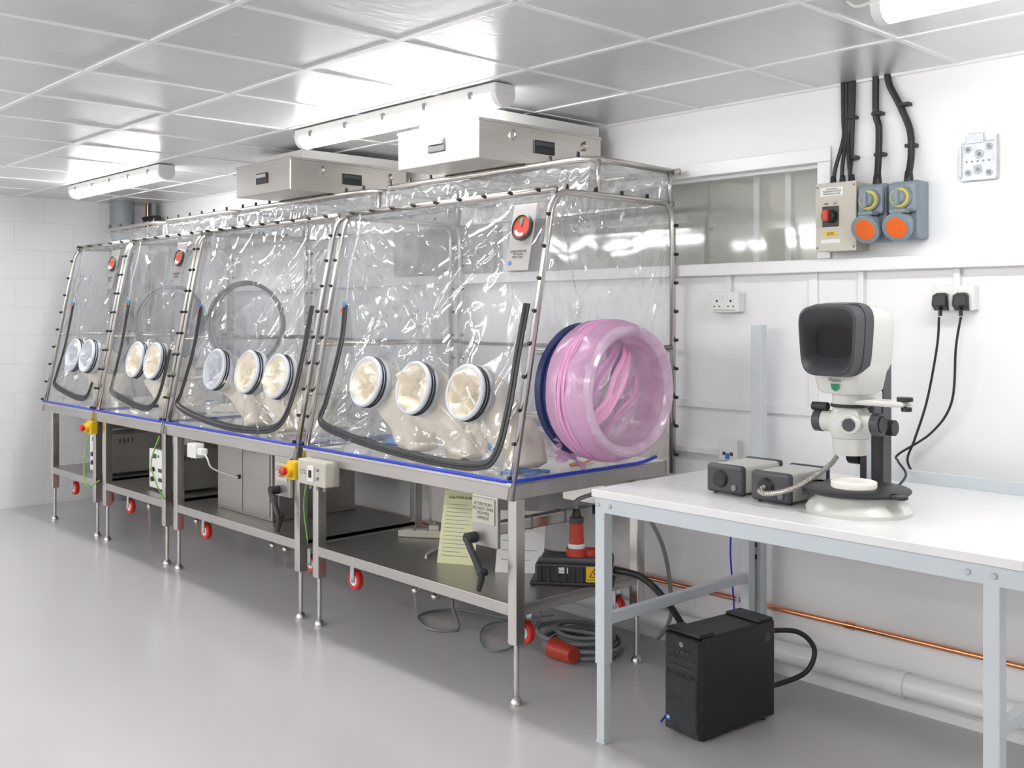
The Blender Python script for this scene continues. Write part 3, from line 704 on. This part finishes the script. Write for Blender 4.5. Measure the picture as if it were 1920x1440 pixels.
def sheet(c, w, h, yaw, lean, m, lines, title):
    o = Ob('instruction_sheet', c, yaw); o.local = True
    R = Matrix.Rotation(-lean,3,'X')
    def P(x,y,z): return R@V((x,y,z))
    q=[P(-w/2,0,0),P(w/2,0,0),P(w/2,0,h),P(-w/2,0,h)]; bk=[P(-w/2,0.003,0),P(w/2,0.003,0),P(w/2,0.003,h),P(-w/2,0.003,h)]
    o.add('sheet',m,q+bk,[[0,1,2,3],[7,6,5,4],[0,4,5,1],[1,5,6,2],[2,6,7,3],[3,7,4,0]],False)
    for k in range(lines):
        z=h*0.80-k*h*0.75/lines; a=P(-w*0.40,-0.001,z); b=P(-w*0.40+w*0.8*random.uniform(0.6,1),-0.001,z); d=P(0,0,0.003)
        o.add('print_lines','inkgrey',[a,b,b+d,a+d],[[0,1,2,3]],False)
    t=P(0,-0.002,h*0.9); o.text('title','ink',title,t,0.016,(90-math.degrees(lean),0,0))
    o.done()
sheet((-3.58,3.00,0.393),0.18,0.33,math.radians(28),0.30,'paperyel',14,'ISOLATOR CHECK')
sheet((-3.27,3.10,0.393),0.21,0.28,math.radians(38),0.50,'paper',5,'INSTRUCTIONS')
o = Ob('power_distribution_box', (-2.99,3.17,0.393), math.radians(38)); o.local = True
o.box('body','black',(-0.17,-0.06,0.0),(0.14,0.07,0.09),0.012); o.box('lid','dgrey',(-0.15,-0.055,0.085),(0.10,0.065,0.115),0.012)
o.box('handle','black',(0.10,-0.05,0.07),(0.155,0.05,0.125),0.015)
for k in range(6): o.box('rib','black',(-0.15+k*0.035,-0.066,0.01),(-0.14+k*0.035,-0.058,0.08),0.002)
o.box('foot_flange','black',(-0.19,-0.07,0.0),(0.16,0.08,0.015),0.005)
o.box('warning_label','yellow',(0.045,-0.0635,0.018),(0.115,-0.061,0.082),0.001)
o.add('warning_triangle','ink',[V((0.057,-0.0645,0.038)),V((0.103,-0.0645,0.038)),V((0.08,-0.0645,0.078))],[[0,1,2]],False)
o.add('warning_triangle_inner','yellow',[V((0.0635,-0.065,0.0415)),V((0.0965,-0.065,0.0415)),V((0.08,-0.065,0.071))],[[0,1,2]],False)
o.add('warning_bolt','ink',[V((0.083,-0.0655,0.066)),V((0.074,-0.0655,0.053)),V((0.080,-0.0655,0.053)),V((0.076,-0.0655,0.043)),V((0.087,-0.0655,0.056)),V((0.081,-0.0655,0.056))],[[0,1,2,5],[2,3,4,5]],False)
o.text('warning_text','ink','DANGER 415V',(0.08,-0.0645,0.028),0.0095)
o.box('maker_label','white',(-0.08,-0.0635,0.05),(-0.03,-0.061,0.075),0.001); o.text('maker_text','ink','32 A-6h',(-0.055,-0.0645,0.062),0.010)
o.cyl('red_socket','redplug',(0.0,0.0,0.11),(0.0,0.0,0.145),0.045,seg=28); o.cyl('socket_collar','white',(0.0,0.0,0.145),(0,0,0.165),0.036,seg=28)
o.cyl('red_plug','redplug',(0.0,0.0,0.165),(0,0,0.25),0.032,0.028,seg=28); o.cyl('plug_collar','dgrey',(0,0,0.25),(0,0,0.275),0.030,seg=28); o.cyl('plug_gland','black',(0,0,0.275),(0,0,0.31),0.022,0.014,seg=20)
o.cyl('red_socket','redplug',(0.06,0.01,0.11),(0.06,0.01,0.14),0.035,seg=28)
q = spline([(-2.99,3.17,0.70),(-2.99,3.18,0.74),(-2.93,3.3,0.76),(-2.86,3.42,0.70),(-2.83,3.55,0.5),(-2.86,3.64,0.2),(-2.95,3.66,0.06)],10)
o.tube('supply_cable','greycable',[o.Wi@v for v in q],0.009,10)
q = spline([(-2.87,3.27,0.45),(-2.76,3.32,0.43),(-2.66,3.36,0.34),(-2.60,3.42,0.2),(-2.58,3.46,0.06),(-2.52,3.52,0.015)],10)
o.tube('black_cable','black',[o.Wi@v for v in q],0.014,10)
o.done()
def cable(name, m, pts, r, n=10):
    q = spline(pts, n); c = q[len(q)//2]
    return single(name, m, lambda o: o.tube('c', m, q, r, 10), tuple(c))
def coil(o):
    pts=[]
    for k in range(8*36):
        a=2*math.pi*k/36; t=k/36; rr=0.13+0.03*math.sin(t*2.1)+0.012*math.sin(t*5)
        pts.append((-3.20+0.02*math.sin(t*1.7)+math.cos(a)*rr*1.15, 3.44+0.02*math.cos(t*2.3)+math.sin(a)*rr, 0.012+0.010*t+0.003*math.sin(a*2+t)))
    o.tube('c','greycable',pts,0.010,8)
    o.tube('c','greycable',spline([pts[-1],(-3.3,3.35,0.09),(-3.28,3.27,0.05),(-3.20,3.26,0.045)],8),0.010,8)
    o.cyl('s','redplug',(-3.22,3.26,0.046),(-3.08,3.25,0.046),0.045,0.036,28); o.cyl('s','mgrey',(-3.27,3.262,0.046),(-3.22,3.26,0.046),0.028,0.04,24)
single('coiled_extension_cable','greycable',coil,(-3.2,3.44,0))
cable('floor_cable','greycable',[(-3.95,3.3,0.3),(-3.9,3.25,0.1),(-3.8,3.2,0.012),(-3.9,3.1,0.012),(-4.1,3.2,0.012),(-4.05,3.4,0.012),(-3.7,3.5,0.012),(-3.48,3.6,0.015)],0.008)
cable('floor_cable','bluegrey',[(-3.5,3.45,0.3),(-3.55,3.5,0.05),(-3.42,3.2,0.012),(-3.5,3.1,0.012),(-3.75,3.35,0.012),(-3.6,3.65,0.03)],0.005)
o = Ob('extension_socket_strip', (-4.12,3.26,0.393), math.radians(35)); o.local=True
o.box('strip','cream',(-0.14,-0.03,0),(0.10,0.03,0.035),0.006)
for x in (-0.09,-0.02,0.05): o.box('socket_face','white',(x-0.028,-0.026,0.034),(x+0.028,0.026,0.037),0.002)
o.box('plug','cream',(0.02,-0.022,0.037),(0.075,0.022,0.065),0.006)
o.tube('power_lead','white',[o.Wi@v for v in spline([(-4.04,3.31,0.41),(-3.98,3.30,0.40),(-3.88,3.18,0.40),(-3.80,3.02,0.40),(-3.74,2.96,0.40)],8)],0.006,8)
o.done()

# ------------------------------------------------------------------ vertical duct far corner
o = Ob('vertical_duct', (-8.40,3.47,0)); o.cyl('pipe','mgrey',(-8.40,3.47,0.0),(-8.40,3.47,CH),0.095,seg=32); o.cyl('collar','mgrey',(-8.40,3.47,2.2),(-8.40,3.47,2.25),0.10,seg=32); o.done()
o = Ob('service_pipes', (-8.42,3.72,0))
for k,mm in enumerate(('copper','dgrey','mgrey')): o.cyl('pipe',mm,(-8.47+0.06*k,3.72,0.0),(-8.47+0.06*k,3.72,CH),0.022,seg=16)
o.box('clamp','black',(-8.52,3.69,2.30),(-8.30,3.76,2.34),0.003); o.done()

# ------------------------------------------------------------------ workbench
TX0,TX1,TY0,TY1,TZ = -2.49,-1.02,2.715,3.68,0.90
o = Ob('workbench', ((TX0+TX1)/2,(TY0+TY1)/2,0))
o.box('worktop','benchtop',(TX0,TY0,TZ-0.028),(TX1,TY1,TZ),0.003)
lw = 0.022
lxa, lxb, lya, lyb = TX0+0.028, TX1-0.085, TY0+0.035, TY1-0.04
for x in (lxa,lxb):
    for y in (lya,lyb):
        o.box('leg_outer','benchgrey',(x-lw,y-lw,0.28),(x+lw,y+lw,TZ-0.028),0.003)
        o.box('leg_inner','benchgrey',(x-lw+0.004,y-lw+0.004,0.006),(x+lw-0.004,y+lw-0.004,0.29),0.003)
        o.box('leg_foot','benchgrey',(x-lw+0.002,y-lw+0.002,0),(x+lw-0.002,y+lw-0.002,0.008),0.002)
    o.box('side_apron','benchgrey',(x-0.014,lya,TZ-0.088),(x+0.014,lyb,TZ-0.03),0.003)
    o.box('lower_side_rail','benchgrey',(x-0.014,lya,0.415),(x+0.014,lyb,0.455),0.003)
o.box('front_apron','benchgrey',(TX0+0.01,lya-0.022,TZ-0.082),(TX1-0.0,lya+0.008,TZ-0.029),0.003)
o.box('back_apron','benchgrey',(TX0+0.01,lyb-0.008,TZ-0.082),(TX1-0.0,lyb+0.022,TZ-0.029),0.003)
for x in (lxa-0.005,lxa+0.05,lxb-0.06,lxb+0.008): o.cyl('bolt','galv',(x,lya-0.028,TZ-0.055),(x,lya-0.020,TZ-0.055),0.008,seg=12)
for z in (0.36,0.33): o.cyl('bolt','galv',(lxb,lya-0.028,z-0.02),(lxb,lya-0.02,z-0.02),0.005,seg=10)
o.done()
o = Ob('bench_upright_post', (TX0+0.04,TY1+0.025,0.2))
x = TX0+0.04
o.box('post','benchgrey',(x-0.026,TY1+0.002,0.21),(x+0.026,TY1+0.045,1.475),0.003)
for k in range(4): o.box('slot','dgrey',(x-0.006,TY1+0.0005,0.5+k*0.05),(x+0.006,TY1+0.003,0.52+k*0.05),0.001)
o.done()
o = Ob('bench_rear_rail', (-1.5,TY1+0.01,TZ)); o.box('rail','benchgrey',(-2.0,TY1+0.001,TZ-0.03),(TX1,TY1+0.018,TZ+0.045),0.003); o.box('bracket','benchgrey',(-1.9,TY1+0.001,TZ-0.09),(-1.85,TY1+0.014,TZ-0.02),0.002); o.done()

# ------------------------------------------------------------------ microscope
o = Ob('stereo_microscope', (-1.63,3.0,TZ))
bx,by = -1.63,3.02
o.lathe('base','offwhite',(bx,by,TZ),(0,0,1),[(0,0),(0,0.160),(0.012,0.163),(0.03,0.152),(0.042,0.135),(0.062,0.128),(0.062,0)],56)
o.box('base_bridge','offwhite',(bx-0.06,by+0.05,TZ),(bx+0.04,by+0.24,TZ+0.04),0.01)
o.lathe('stage_plate','black',(bx-0.01,by,TZ+0.062),(0,0,1),[(0,0),(0,0.160),(0.004,0.165),(0.010,0.165),(0.013,0.160),(0.013,0)],56)
for (a,b) in ((-0.168,0.03),(0.155,-0.05)): o.cyl('stage_wing','black',(bx+a,by+b,TZ+0.064),(bx+a,by+b,TZ+0.075),0.028,seg=20)
for k in range(2): o.cyl('base_hole','dgrey',(bx+0.118,by-0.02+k*0.05,TZ+0.034),(bx+0.125,by-0.02+k*0.05,TZ+0.044),0.012,seg=14)
o.lathe('lit_dish','glow',(bx-0.015,by-0.005,TZ+0.075),(0,0,1),[(0,0),(0,0.068),(0.003,0.070),(0.018,0.070),(0.020,0.065),(0.015,0.060),(0.015,0)],40)
o.box('column','black',(-1.715,3.18,TZ),(-1.640,3.255,1.42),0.004); o.box('column_track','galv',(-1.688,3.176,TZ+0.06),(-1.672,3.182,1.40),0.001)
o.box('column_side','dgrey',(-1.641,3.19,TZ+0.02),(-1.637,3.245,1.40),0.001)
o.box('carriage','dgrey',(-1.72,3.13,1.15),(-1.64,3.19,1.33),0.008)
o.box('mount_arm','offwhite',(-1.70,3.02,1.235),(-1.62,3.16,1.275),0.01)
o.cyl('focus_knob','black',(-1.72,3.2,1.05),(-1.76,3.2,1.05),0.03,seg=24); o.cyl('focus_knob','black',(-1.64,3.2,1.15),(-1.60,3.2,1.15),0.026,seg=24)
def sup(cx,cz,hw,hh,y,n=48,e=0.45,tp=0.16):
    q=[]
    for k in range(n):
        a=2*math.pi*k/n; c=math.cos(a); s=math.sin(a)
        taper = 1.0-tp*(0.5-0.5*(math.copysign(abs(s)**e,s)))
        q.append(V((cx+hw*math.copysign(abs(c)**e,c)*taper,y,cz+hh*math.copysign(abs(s)**e,s))))
    return q
hx = -1.655
o.loft('viewer_hood','dgrey',[sup(hx,1.435,0.062,0.050,2.912,tp=0.05),sup(hx,1.437,0.082,0.078,2.880,tp=0.1),sup(hx,1.438,0.096,0.100,2.862),sup(hx,1.438,0.103,0.108,2.868),sup(hx,1.44,0.109,0.113,2.925)],cap=False)
o.loft('viewer_screen','screen',[sup(hx,1.435,0.064,0.052,2.911,tp=0.05),sup(hx,1.435,0.055,0.043,2.914,tp=0.05),sup(hx,1.435,0.01,0.01,2.916)])
o.loft('head_shell','offwhite',[sup(hx,1.44,0.105,0.109,2.924),sup(hx,1.437,0.113,0.114,2.945),sup(hx,1.435,0.116,0.115,3.02),sup(hx,1.43,0.111,0.106,3.09),sup(hx,1.42,0.090,0.088,3.13),sup(hx,1.41,0.045,0.045,3.15)])
def rr4(cx,cy,hw,hd,z,n=32,e=0.5):
    return [V((cx+hw*math.copysign(abs(math.cos(2*math.pi*k/n))**e,math.cos(2*math.pi*k/n)),cy+hd*math.copysign(abs(math.sin(2*math.pi*k/n))**e,math.sin(2*math.pi*k/n)),z)) for k in range(n)]
o.loft('head_chin','offwhite',[rr4(hx,3.01,0.072,0.075,1.272),rr4(hx,3.01,0.084,0.085,1.285),rr4(hx,3.01,0.098,0.098,1.36),rr4(hx,3.02,0.10,0.10,1.42)])
o.loft('hood_side','dgrey',[sup(hx,1.44,0.1095,0.1135,2.915),sup(hx,1.44,0.1155,0.1165,2.955)],cap=False)
o.text('head_name','ink','Visora',(hx,2.914,1.316),0.017)
o.add('head_mark','green',[V((hx-0.014,2.914,1.305)),V((hx+0.014,2.914,1.305)),V((hx+0.012,2.918,1.288)),V((hx,2.92,1.280)),V((hx-0.012,2.918,1.288))],[[0,1,2,3,4]],False)
o.cyl('head_neck','offwhite',(hx,3.01,1.235),(hx,3.01,1.275),0.055,seg=32); o.cyl('neck_ring','black',(hx,3.01,1.228),(hx,3.01,1.238),0.06,seg=32)
o.box('side_shelf','offwhite',(hx,2.97,1.238),(-1.47,3.06,1.255),0.006); o.cyl('shelf_knob','black',(-1.475,3.01,1.255),(-1.475,3.01,1.268),0.024,seg=20); o.cyl('shelf_knob','black',(-1.47,3.01,1.225),(-1.47,3.01,1.238),0.016,seg=20)
o.cyl('side_button','black',(-1.775,2.99,1.225),(-1.72,2.99,1.225),0.014,seg=16)
o.lathe('objective_turret','offwhite',(hx,3.01,1.125),(0,0,1),[(0,0.035),(0.006,0.055),(0.03,0.066),(0.06,0.068),(0.09,0.056),(0.11,0.045)],40)
for sx in (-1,1):
    o.cyl('zoom_boss','offwhite',(hx+sx*0.05,3.0,1.18),(hx+sx*0.085,3.0,1.18),0.034,seg=28)
    o.cyl('zoom_knob','dgrey',(hx+sx*0.085,3.0,1.18),(hx+sx*0.112,3.0,1.18),0.036,seg=28); o.cyl('zoom_knob_cap','black',(hx+sx*0.112,3.0,1.18),(hx+sx*0.116,3.0,1.18),0.026,seg=28)
o.cyl('iris_knob','offwhite',(hx+0.035,2.955,1.18),(hx+0.042,2.925,1.18),0.030,seg=28); o.cyl('iris_knob_cap','dgrey',(hx+0.042,2.925,1.18),(hx+0.043,2.920,1.18),0.020,seg=24)
o.cyl('objective_lens','offwhite',(hx,3.01,1.078),(hx,3.01,1.130),0.052,0.056,seg=32); o.cyl('objective_glass','screen',(hx,3.01,1.076),(hx,3.01,1.079),0.036,seg=32)
o.done()
def lampbox(x0,x1,y0,y1):
    o = Ob('fibre_optic_lamp', ((x0+x1)/2,y0,TZ))
    h=0.105
    o.box('housing','offwhite',(x0+0.004,y0+0.02,TZ+0.008),(x1-0.004,y1,TZ+h-0.004),0.012)
    o.box('front_bezel','dgrey',(x0,y0,TZ+0.006),(x1,y0+0.028,TZ+h),0.014,seg=3); o.box('rear_bezel','dgrey',(x0,y1-0.01,TZ+0.006),(x1,y1+0.014,TZ+h),0.01,seg=3)
    o.cyl('light_outlet','black',((x0+x1)/2-0.015,y0,TZ+0.055),((x0+x1)/2-0.015,y0-0.012,TZ+0.055),0.030,0.026,seg=28)
    o.cyl('dimmer_knob','mgrey',((x0+x1)/2+0.042,y0,TZ+0.03),((x0+x1)/2+0.042,y0-0.008,TZ+0.03),0.010,seg=16)
    for k in range(5): o.box('vent','mgrey',(x1-0.0045,y0+0.08+0.015*k,TZ+0.03),(x1-0.003,y0+0.086+0.015*k,TZ+0.08),0)
    for (x,y) in ((x0+0.02,y0+0.03),(x1-0.02,y0+0.03),(x0+0.02,y1-0.02),(x1-0.02,y1-0.02)): o.cyl('foot','black',(x,y,TZ),(x,y,TZ+0.01),0.008,seg=10)
    return o
lampbox(-2.165,-2.015,2.95,3.19).done()
o = lampbox(-1.965,-1.815,2.92,3.16)
o.tube('gooseneck','flex',spline([(-1.905,2.91,TZ+0.055),(-1.90,2.875,TZ+0.048),(-1.86,2.865,TZ+0.045),(-1.79,2.88,TZ+0.065),(-1.74,2.92,TZ+0.10),(-1.70,2.97,TZ+0.145),(-1.685,2.985,TZ+0.172)],10),0.0085,12)
o.done()

# ------------------------------------------------------------------ computer tower
o = Ob('computer_tower', (-2.272,3.185,0), math.radians(-6)); o.local = True
hw, hd, ht = 0.085, 0.207, 0.372
o.box('case','pcside',(-hw,-hd+0.02,0.012),(hw,hd,ht),0.008)
secs=[]
for (y,e) in ((-hd+0.022,0.0),(-hd+0.006,0.0),(-hd,0.006)):
    secs.append([V((sx*(hw-e),y,z)) for sx,z in ((-1,0.014+e),(1,0.014+e),(1,ht-0.006-e),(-1,ht-0.006-e))])
o.loft('front_bezel','pcgrille',secs)
o.box('top_handle','pcside',(-hw+0.004,-hd+0.005,ht-0.003),(hw-0.004,-hd+0.09,ht+0.012),0.006); o.box('top_ridge','pcside',(-hw+0.004,hd-0.09,ht-0.003),(hw-0.004,hd-0.005,ht+0.010),0.006)
for k in range(2): o.box('drive_bay','black',(-hw+0.012,-hd-0.003,0.235+0.026*k),(hw-0.012,-hd+0.002,0.257+0.026*k),0.003)
for k in range(4): o.box('front_port','dgrey',(-0.05+0.025*k,-hd-0.004,0.305),(-0.036+0.025*k,-hd+0.001,0.312),0.001)
o.box('bezel_lower','pcgrille',(-hw+0.008,-hd-0.004,0.03),(hw-0.008,-hd+0.002,0.225),0.004)
o.box('processor_sticker','sky',(-hw+0.014,-hd-0.0052,0.05),(-hw+0.032,-hd-0.004,0.068),0); o.box('processor_sticker_edge','white',(-hw+0.016,-hd-0.0056,0.056),(-hw+0.030,-hd-0.005,0.062),0)
o.cyl('front_mark','mgrey',(0.0,-hd-0.003,0.335),(0.0,-hd-0.001,0.335),0.010,seg=20)
o.box('side_seam','black',(hw-0.001,-hd+0.03,0.03),(hw+0.0006,hd-0.01,0.034),0); o.box('side_latch','dgrey',(hw-0.001,hd-0.06,0.30),(hw+0.002,hd-0.03,0.33),0.002)
for (x,y) in ((-0.06,-0.16),(0.06,-0.16),(-0.06,0.16),(0.06,0.16)): o.cyl('foot','black',(x,y,0),(x,y,0.013),0.012,seg=12)
for mm,r_,pts in (('black',0.010,[(-2.23,3.385,0.10),(-2.20,3.47,0.10),(-2.14,3.56,0.14),(-2.13,3.60,0.22),(-2.20,3.60,0.27),(-2.27,3.50,0.28),(-2.27,3.39,0.28)]),
                  ('blue',0.004,[(-2.29,3.39,0.25),(-2.30,3.46,0.18),(-2.38,3.42,0.05),(-2.44,3.3,0.012),(-2.46,3.15,0.015),(-2.42,3.02,0.012)])):
    o.tube('rear_cable',mm,[o.Wi@v for v in spline(pts,10)],r_,10)
o.done()
cable('network_cable','blue',[(-2.645,3.75,0.885),(-2.64,3.745,0.75),(-2.62,3.745,0.60),(-2.62,3.745,0.48),(-2.61,3.745,0.36),(-2.60,3.745,0.24)],0.004)

# ------------------------------------------------------------------ wall electrics
def dsocket(x0,x1,z0,z1,conduit=True,plugs=False):
    o = Ob('double_wall_socket', ((x0+x1)/2,WY,z0))
    o.box('back_box','white',(x0,WY-0.045,z0),(x1,WY,z1),0.004); o.box('faceplate','white',(x0-0.002,WY-0.055,z0-0.002),(x1+0.002,WY-0.045,z1+0.002),0.004)
    c=(x0+x1)/2; w=(x1-x0)/2
    for s in (-1,1):
        cx=c+s*w*0.5; zc=(z0+z1)/2-0.012
        o.box('pin_hole','ink',(cx-0.004,WY-0.0562,zc+0.012),(cx+0.004,WY-0.0545,zc+0.022),0)
        for q in (-1,1): o.box('pin_hole','ink',(cx+q*0.013-0.004,WY-0.0562,zc-0.009),(cx+q*0.013+0.004,WY-0.0545,zc-0.004),0)
        o.box('rocker_switch','white',(c+s*0.012-0.007,WY-0.058,z1-0.032),(c+s*0.012+0.007,WY-0.054,z1-0.014),0.001)
        if plugs:
            o.loft('plug_top','black',[rr4(cx,WY-0.058,0.026,0.004,zc-0.035),rr4(cx,WY-0.072,0.028,0.018,zc-0.015),rr4(cx,WY-0.070,0.026,0.016,zc+0.02),rr4(cx,WY-0.062,0.016,0.008,zc+0.03)])
            o.cyl('plug_strain_relief','black',(cx,WY-0.07,zc-0.055),(cx,WY-0.07,zc-0.03),0.007,seg=12)
    if conduit: o.box('conduit','white',(c-0.012,WY-0.02,z1),(c+0.012,WY,1.69),0.002)
    return o
s1 = dsocket(-2.735,-2.590,1.53,1.615); s1.text('socket_label','inkgrey','SOCKET FOR EQUIPMENT ONLY',(-2.66,WY-0.0557,1.537),0.008); s1.done()
s2 = dsocket(-1.735,-1.585,1.535,1.625,plugs=True); s2.done()
s3 = dsocket(-2.12,-1.96,1.46,1.545); s3.done()
cable('appliance_lead','black',[(-1.70,3.735,1.51),(-1.71,3.74,1.40),(-1.75,3.745,1.2),(-1.80,3.75,1.05),(-1.83,3.755,0.97),(-1.80,3.755,0.90),(-1.79,3.755,0.80)],0.0045)
cable('appliance_lead','black',[(-1.62,3.735,1.51),(-1.64,3.74,1.40),(-1.66,3.75,1.2),(-1.74,3.76,1.08),(-1.86,3.745,0.99),(-1.84,3.70,0.970),(-1.77,3.62,0.935),(-1.73,3.45,0.907),(-1.70,3.30,0.907)],0.0045)
o = Ob('network_wall_socket', (-2.645,WY,0.89)); o.box('back_box','white',(-2.69,WY-0.04,0.885),(-2.60,WY,0.97),0.004); o.box('faceplate','white',(-2.692,WY-0.048,0.883),(-2.598,WY-0.04,0.972),0.003)
for x in (-2.665,-2.627): o.box('jack','dgrey',(x-0.008,WY-0.0495,0.905),(x+0.008,WY-0.0475,0.92),0)
o.box('network_plug','sky',(-2.652,WY-0.06,0.89),(-2.638,WY-0.045,0.915),0.002); o.done()
o = Ob('isolator_switch_box', (-2.10,WY,1.77))
o.box('enclosure','cream',(-2.185,3.715,1.77),(-2.015,WY,2.035),0.004); o.box('cover','cream',(-2.188,3.705,1.767),(-2.012,3.716,2.038),0.003)
o.box('switch_plate','black',(-2.155,3.700,1.865),(-2.085,3.706,1.945),0.002); o.cyl('rotary_switch','black',(-2.12,3.70,1.905),(-2.12,3.675,1.905),0.026,seg=28)
o.box('rotary_grip','redplug',(-2.132,3.655,1.885),(-2.108,3.676,1.928),0.004)
o.box('title_label','paper',(-2.165,3.7035,1.985),(-2.065,3.705,2.02),0); o.text('title_text','ink','GLOVEBOX\nTRANSFER SYSTEM\nMAIN ISOLATOR',(-2.115,3.703,2.003),0.0095)
o.box('warning_label','yellow',(-2.15,3.7035,1.828),(-2.09,3.705,1.845),0); o.text('warning_text','ink','DANGER\n400 VOLTS',(-2.12,3.703,1.8365),0.007)
o.box('position_label','paper',(-2.16,3.7035,1.80),(-2.08,3.705,1.815),0); o.text('position_text','ink','OFF        ON',(-2.12,3.703,1.955),0.010)
for x in (-2.178,-2.022):
    for z in (1.782,2.023): o.cyl('screw','mgrey',(x,3.706,z),(x,3.703,z),0.005,seg=10)
o.done()
def ipsocket(x0,x1):
    o = Ob('industrial_socket', ((x0+x1)/2,WY,1.80)); c=(x0+x1)/2; w=(x1-x0)/2
    o.box('housing','bluegrey',(x0,3.725,1.80),(x1,WY,2.02),0.010); o.box('top_cover','bluegrey',(x0+0.003,3.70,1.90),(x1-0.003,3.73,2.015),0.012)
    o.lathe('switch_bezel','mgrey',(c,3.70,1.955),(0,-1,0),[(0,0),(0,0.044),(0.012,0.042),(0.014,0)],36)
    o.lathe('switch_disc','dialyellow',(c,3.688,1.955),(0,-1,0),[(0,0),(0,0.036),(0.004,0.036),(0.005,0)],36)
    o.lathe('switch_knob','bluegrey',(c,3.684,1.955),(0,-1,0),[(0,0),(0,0.027),(0.018,0.025),(0.020,0)],28); o.box('switch_lever','bluegrey',(c-0.008,3.652,1.925),(c+0.008,3.668,1.985),0.004)
    d = V((0,-0.92,-0.40)).normalized(); q=V((c,3.72,1.865))
    o.cyl('socket_neck','bluegrey',q,q+d*0.05,0.040,seg=32)
    o.lathe('socket_lid_rim','bluegrey',q+d*0.045,d,[(0,0),(0,0.056),(0.018,0.056),(0.020,0.050),(0.014,0)],40)
    o.lathe('socket_lid','orange',q+d*0.06,d,[(0,0),(0,0.042),(0.005,0.040),(0.006,0)],40)
    o.box('lid_hinge','bluegrey',(c-0.03,3.66,1.895),(c+0.03,3.71,1.91),0.004)
    o.cyl('gland','black',(c,3.76,2.02),(c,3.76,2.06),0.018,0.014,seg=16)
    o.done(); return c
c1 = ipsocket(-2.008,-1.898); c2 = ipsocket(-1.885,-1.770)
def wallcables(o):
    for k in range(3):
        x=-2.13+k*0.03
        o.tube('c','black',spline([(x-0.01*(1-k),3.76,2.03),(x-0.004,3.765,2.10),(-2.10+0.010*(k-1),3.785,2.22),(-2.10+0.014*(k-1),3.79,2.30),(-2.10+0.016*(k-1),3.79,CH)],8),0.008,10)
        o.cyl('g','black',(x-0.01*(1-k),3.76,2.035),(x-0.01*(1-k),3.76,2.07),0.014,0.010,16)
    for k in range(2): o.tube('c','black',spline([(-2.085,3.79,2.05),(-2.08+0.006*k,3.79,2.2),(-2.075+0.01*k,3.79,CH)],8),0.007,8)
    o.tube('c','black',spline([(c1,3.76,2.05),(c1-0.005,3.78,2.15),(c1-0.01,3.79,2.25),(-1.975,3.79,2.3),(-1.975,3.79,CH)],8),0.013,12)
    o.tube('c','black',spline([(c2,3.76,2.05),(c2,3.78,2.12),(c2-0.01,3.79,2.22),(c2-0.05,3.79,2.32),(c2-0.09,3.79,2.40),(c2-0.10,3.79,CH)],8),0.013,12)
    for (x,z) in ((-2.08,2.30),(-2.075,2.14),(-1.97,2.30),(-1.96,2.14),(-1.86,2.32),(-1.835,2.16)):
        o.box('k','black',(x-0.018,3.775,z-0.007),(x+0.024,WY,z+0.007),0.003)
single('wall_supply_cables','black',wallcables,(-2.0,3.79,2.1))
o = Ob('wall_bracket_plate', (-1.57,WY,2.0))
o.box('plate','galv',(-1.645,3.795,2.005),(-1.515,3.803,2.145),0.003); o.box('upper_tab','galv',(-1.625,3.792,2.14),(-1.565,3.803,2.178),0.002)
o.box('flange','galv',(-1.520,3.775,2.01),(-1.512,3.803,2.165),0.002); o.box('flange','galv',(-1.648,3.782,2.02),(-1.641,3.803,2.13),0.002)
for (x,z,r_) in ((-1.62,2.12,0.010),(-1.545,2.125,0.010),(-1.58,2.10,0.014),(-1.62,2.035,0.010),(-1.545,2.03,0.010),(-1.585,2.045,0.014)):
    o.torus('boss','galv',(x,3.794,z),(0,1,0),r_,0.003,20,6); o.cyl('hole','mgrey',(x,3.7945,z),(x,3.7935,z),r_*0.6,seg=14)
for k in range(6): o.cyl('hole','mgrey',(-1.625+0.02*k,3.7945,2.075),(-1.625+0.02*k,3.7935,2.075),0.004,seg=10)
for x in (-1.63,-1.53): o.cyl('spacer','galv',(x,3.80,2.02),(x,WY,2.02),0.008,seg=10)
o.box('spacer','galv',(-1.60,3.80,2.05),(-1.56,WY,2.10),0.001)
o.done()

# ------------------------------------------------------------------ world + camera
wd = bpy.data.worlds.new('World'); S.world = wd; wd.use_nodes = True
wd.node_tree.nodes['Background'].inputs[0].default_value = (0.9,0.95,1,1); wd.node_tree.nodes['Background'].inputs[1].default_value = 0.3
cam = bpy.data.cameras.new('camera'); co = bpy.data.objects.new('camera', cam); S.collection.objects.link(co)
co.location = (0,0,1.52); co.rotation_euler = (math.radians(90),0,math.radians(46.9))
cam.sensor_width = 36; cam.lens = 36*1940/1920; cam.shift_y = -131/1920; cam.clip_start = 0.05; cam.clip_end = 60
S.camera = co
S.view_settings.view_transform = 'Standard'
S.view_settings.exposure = 0.0
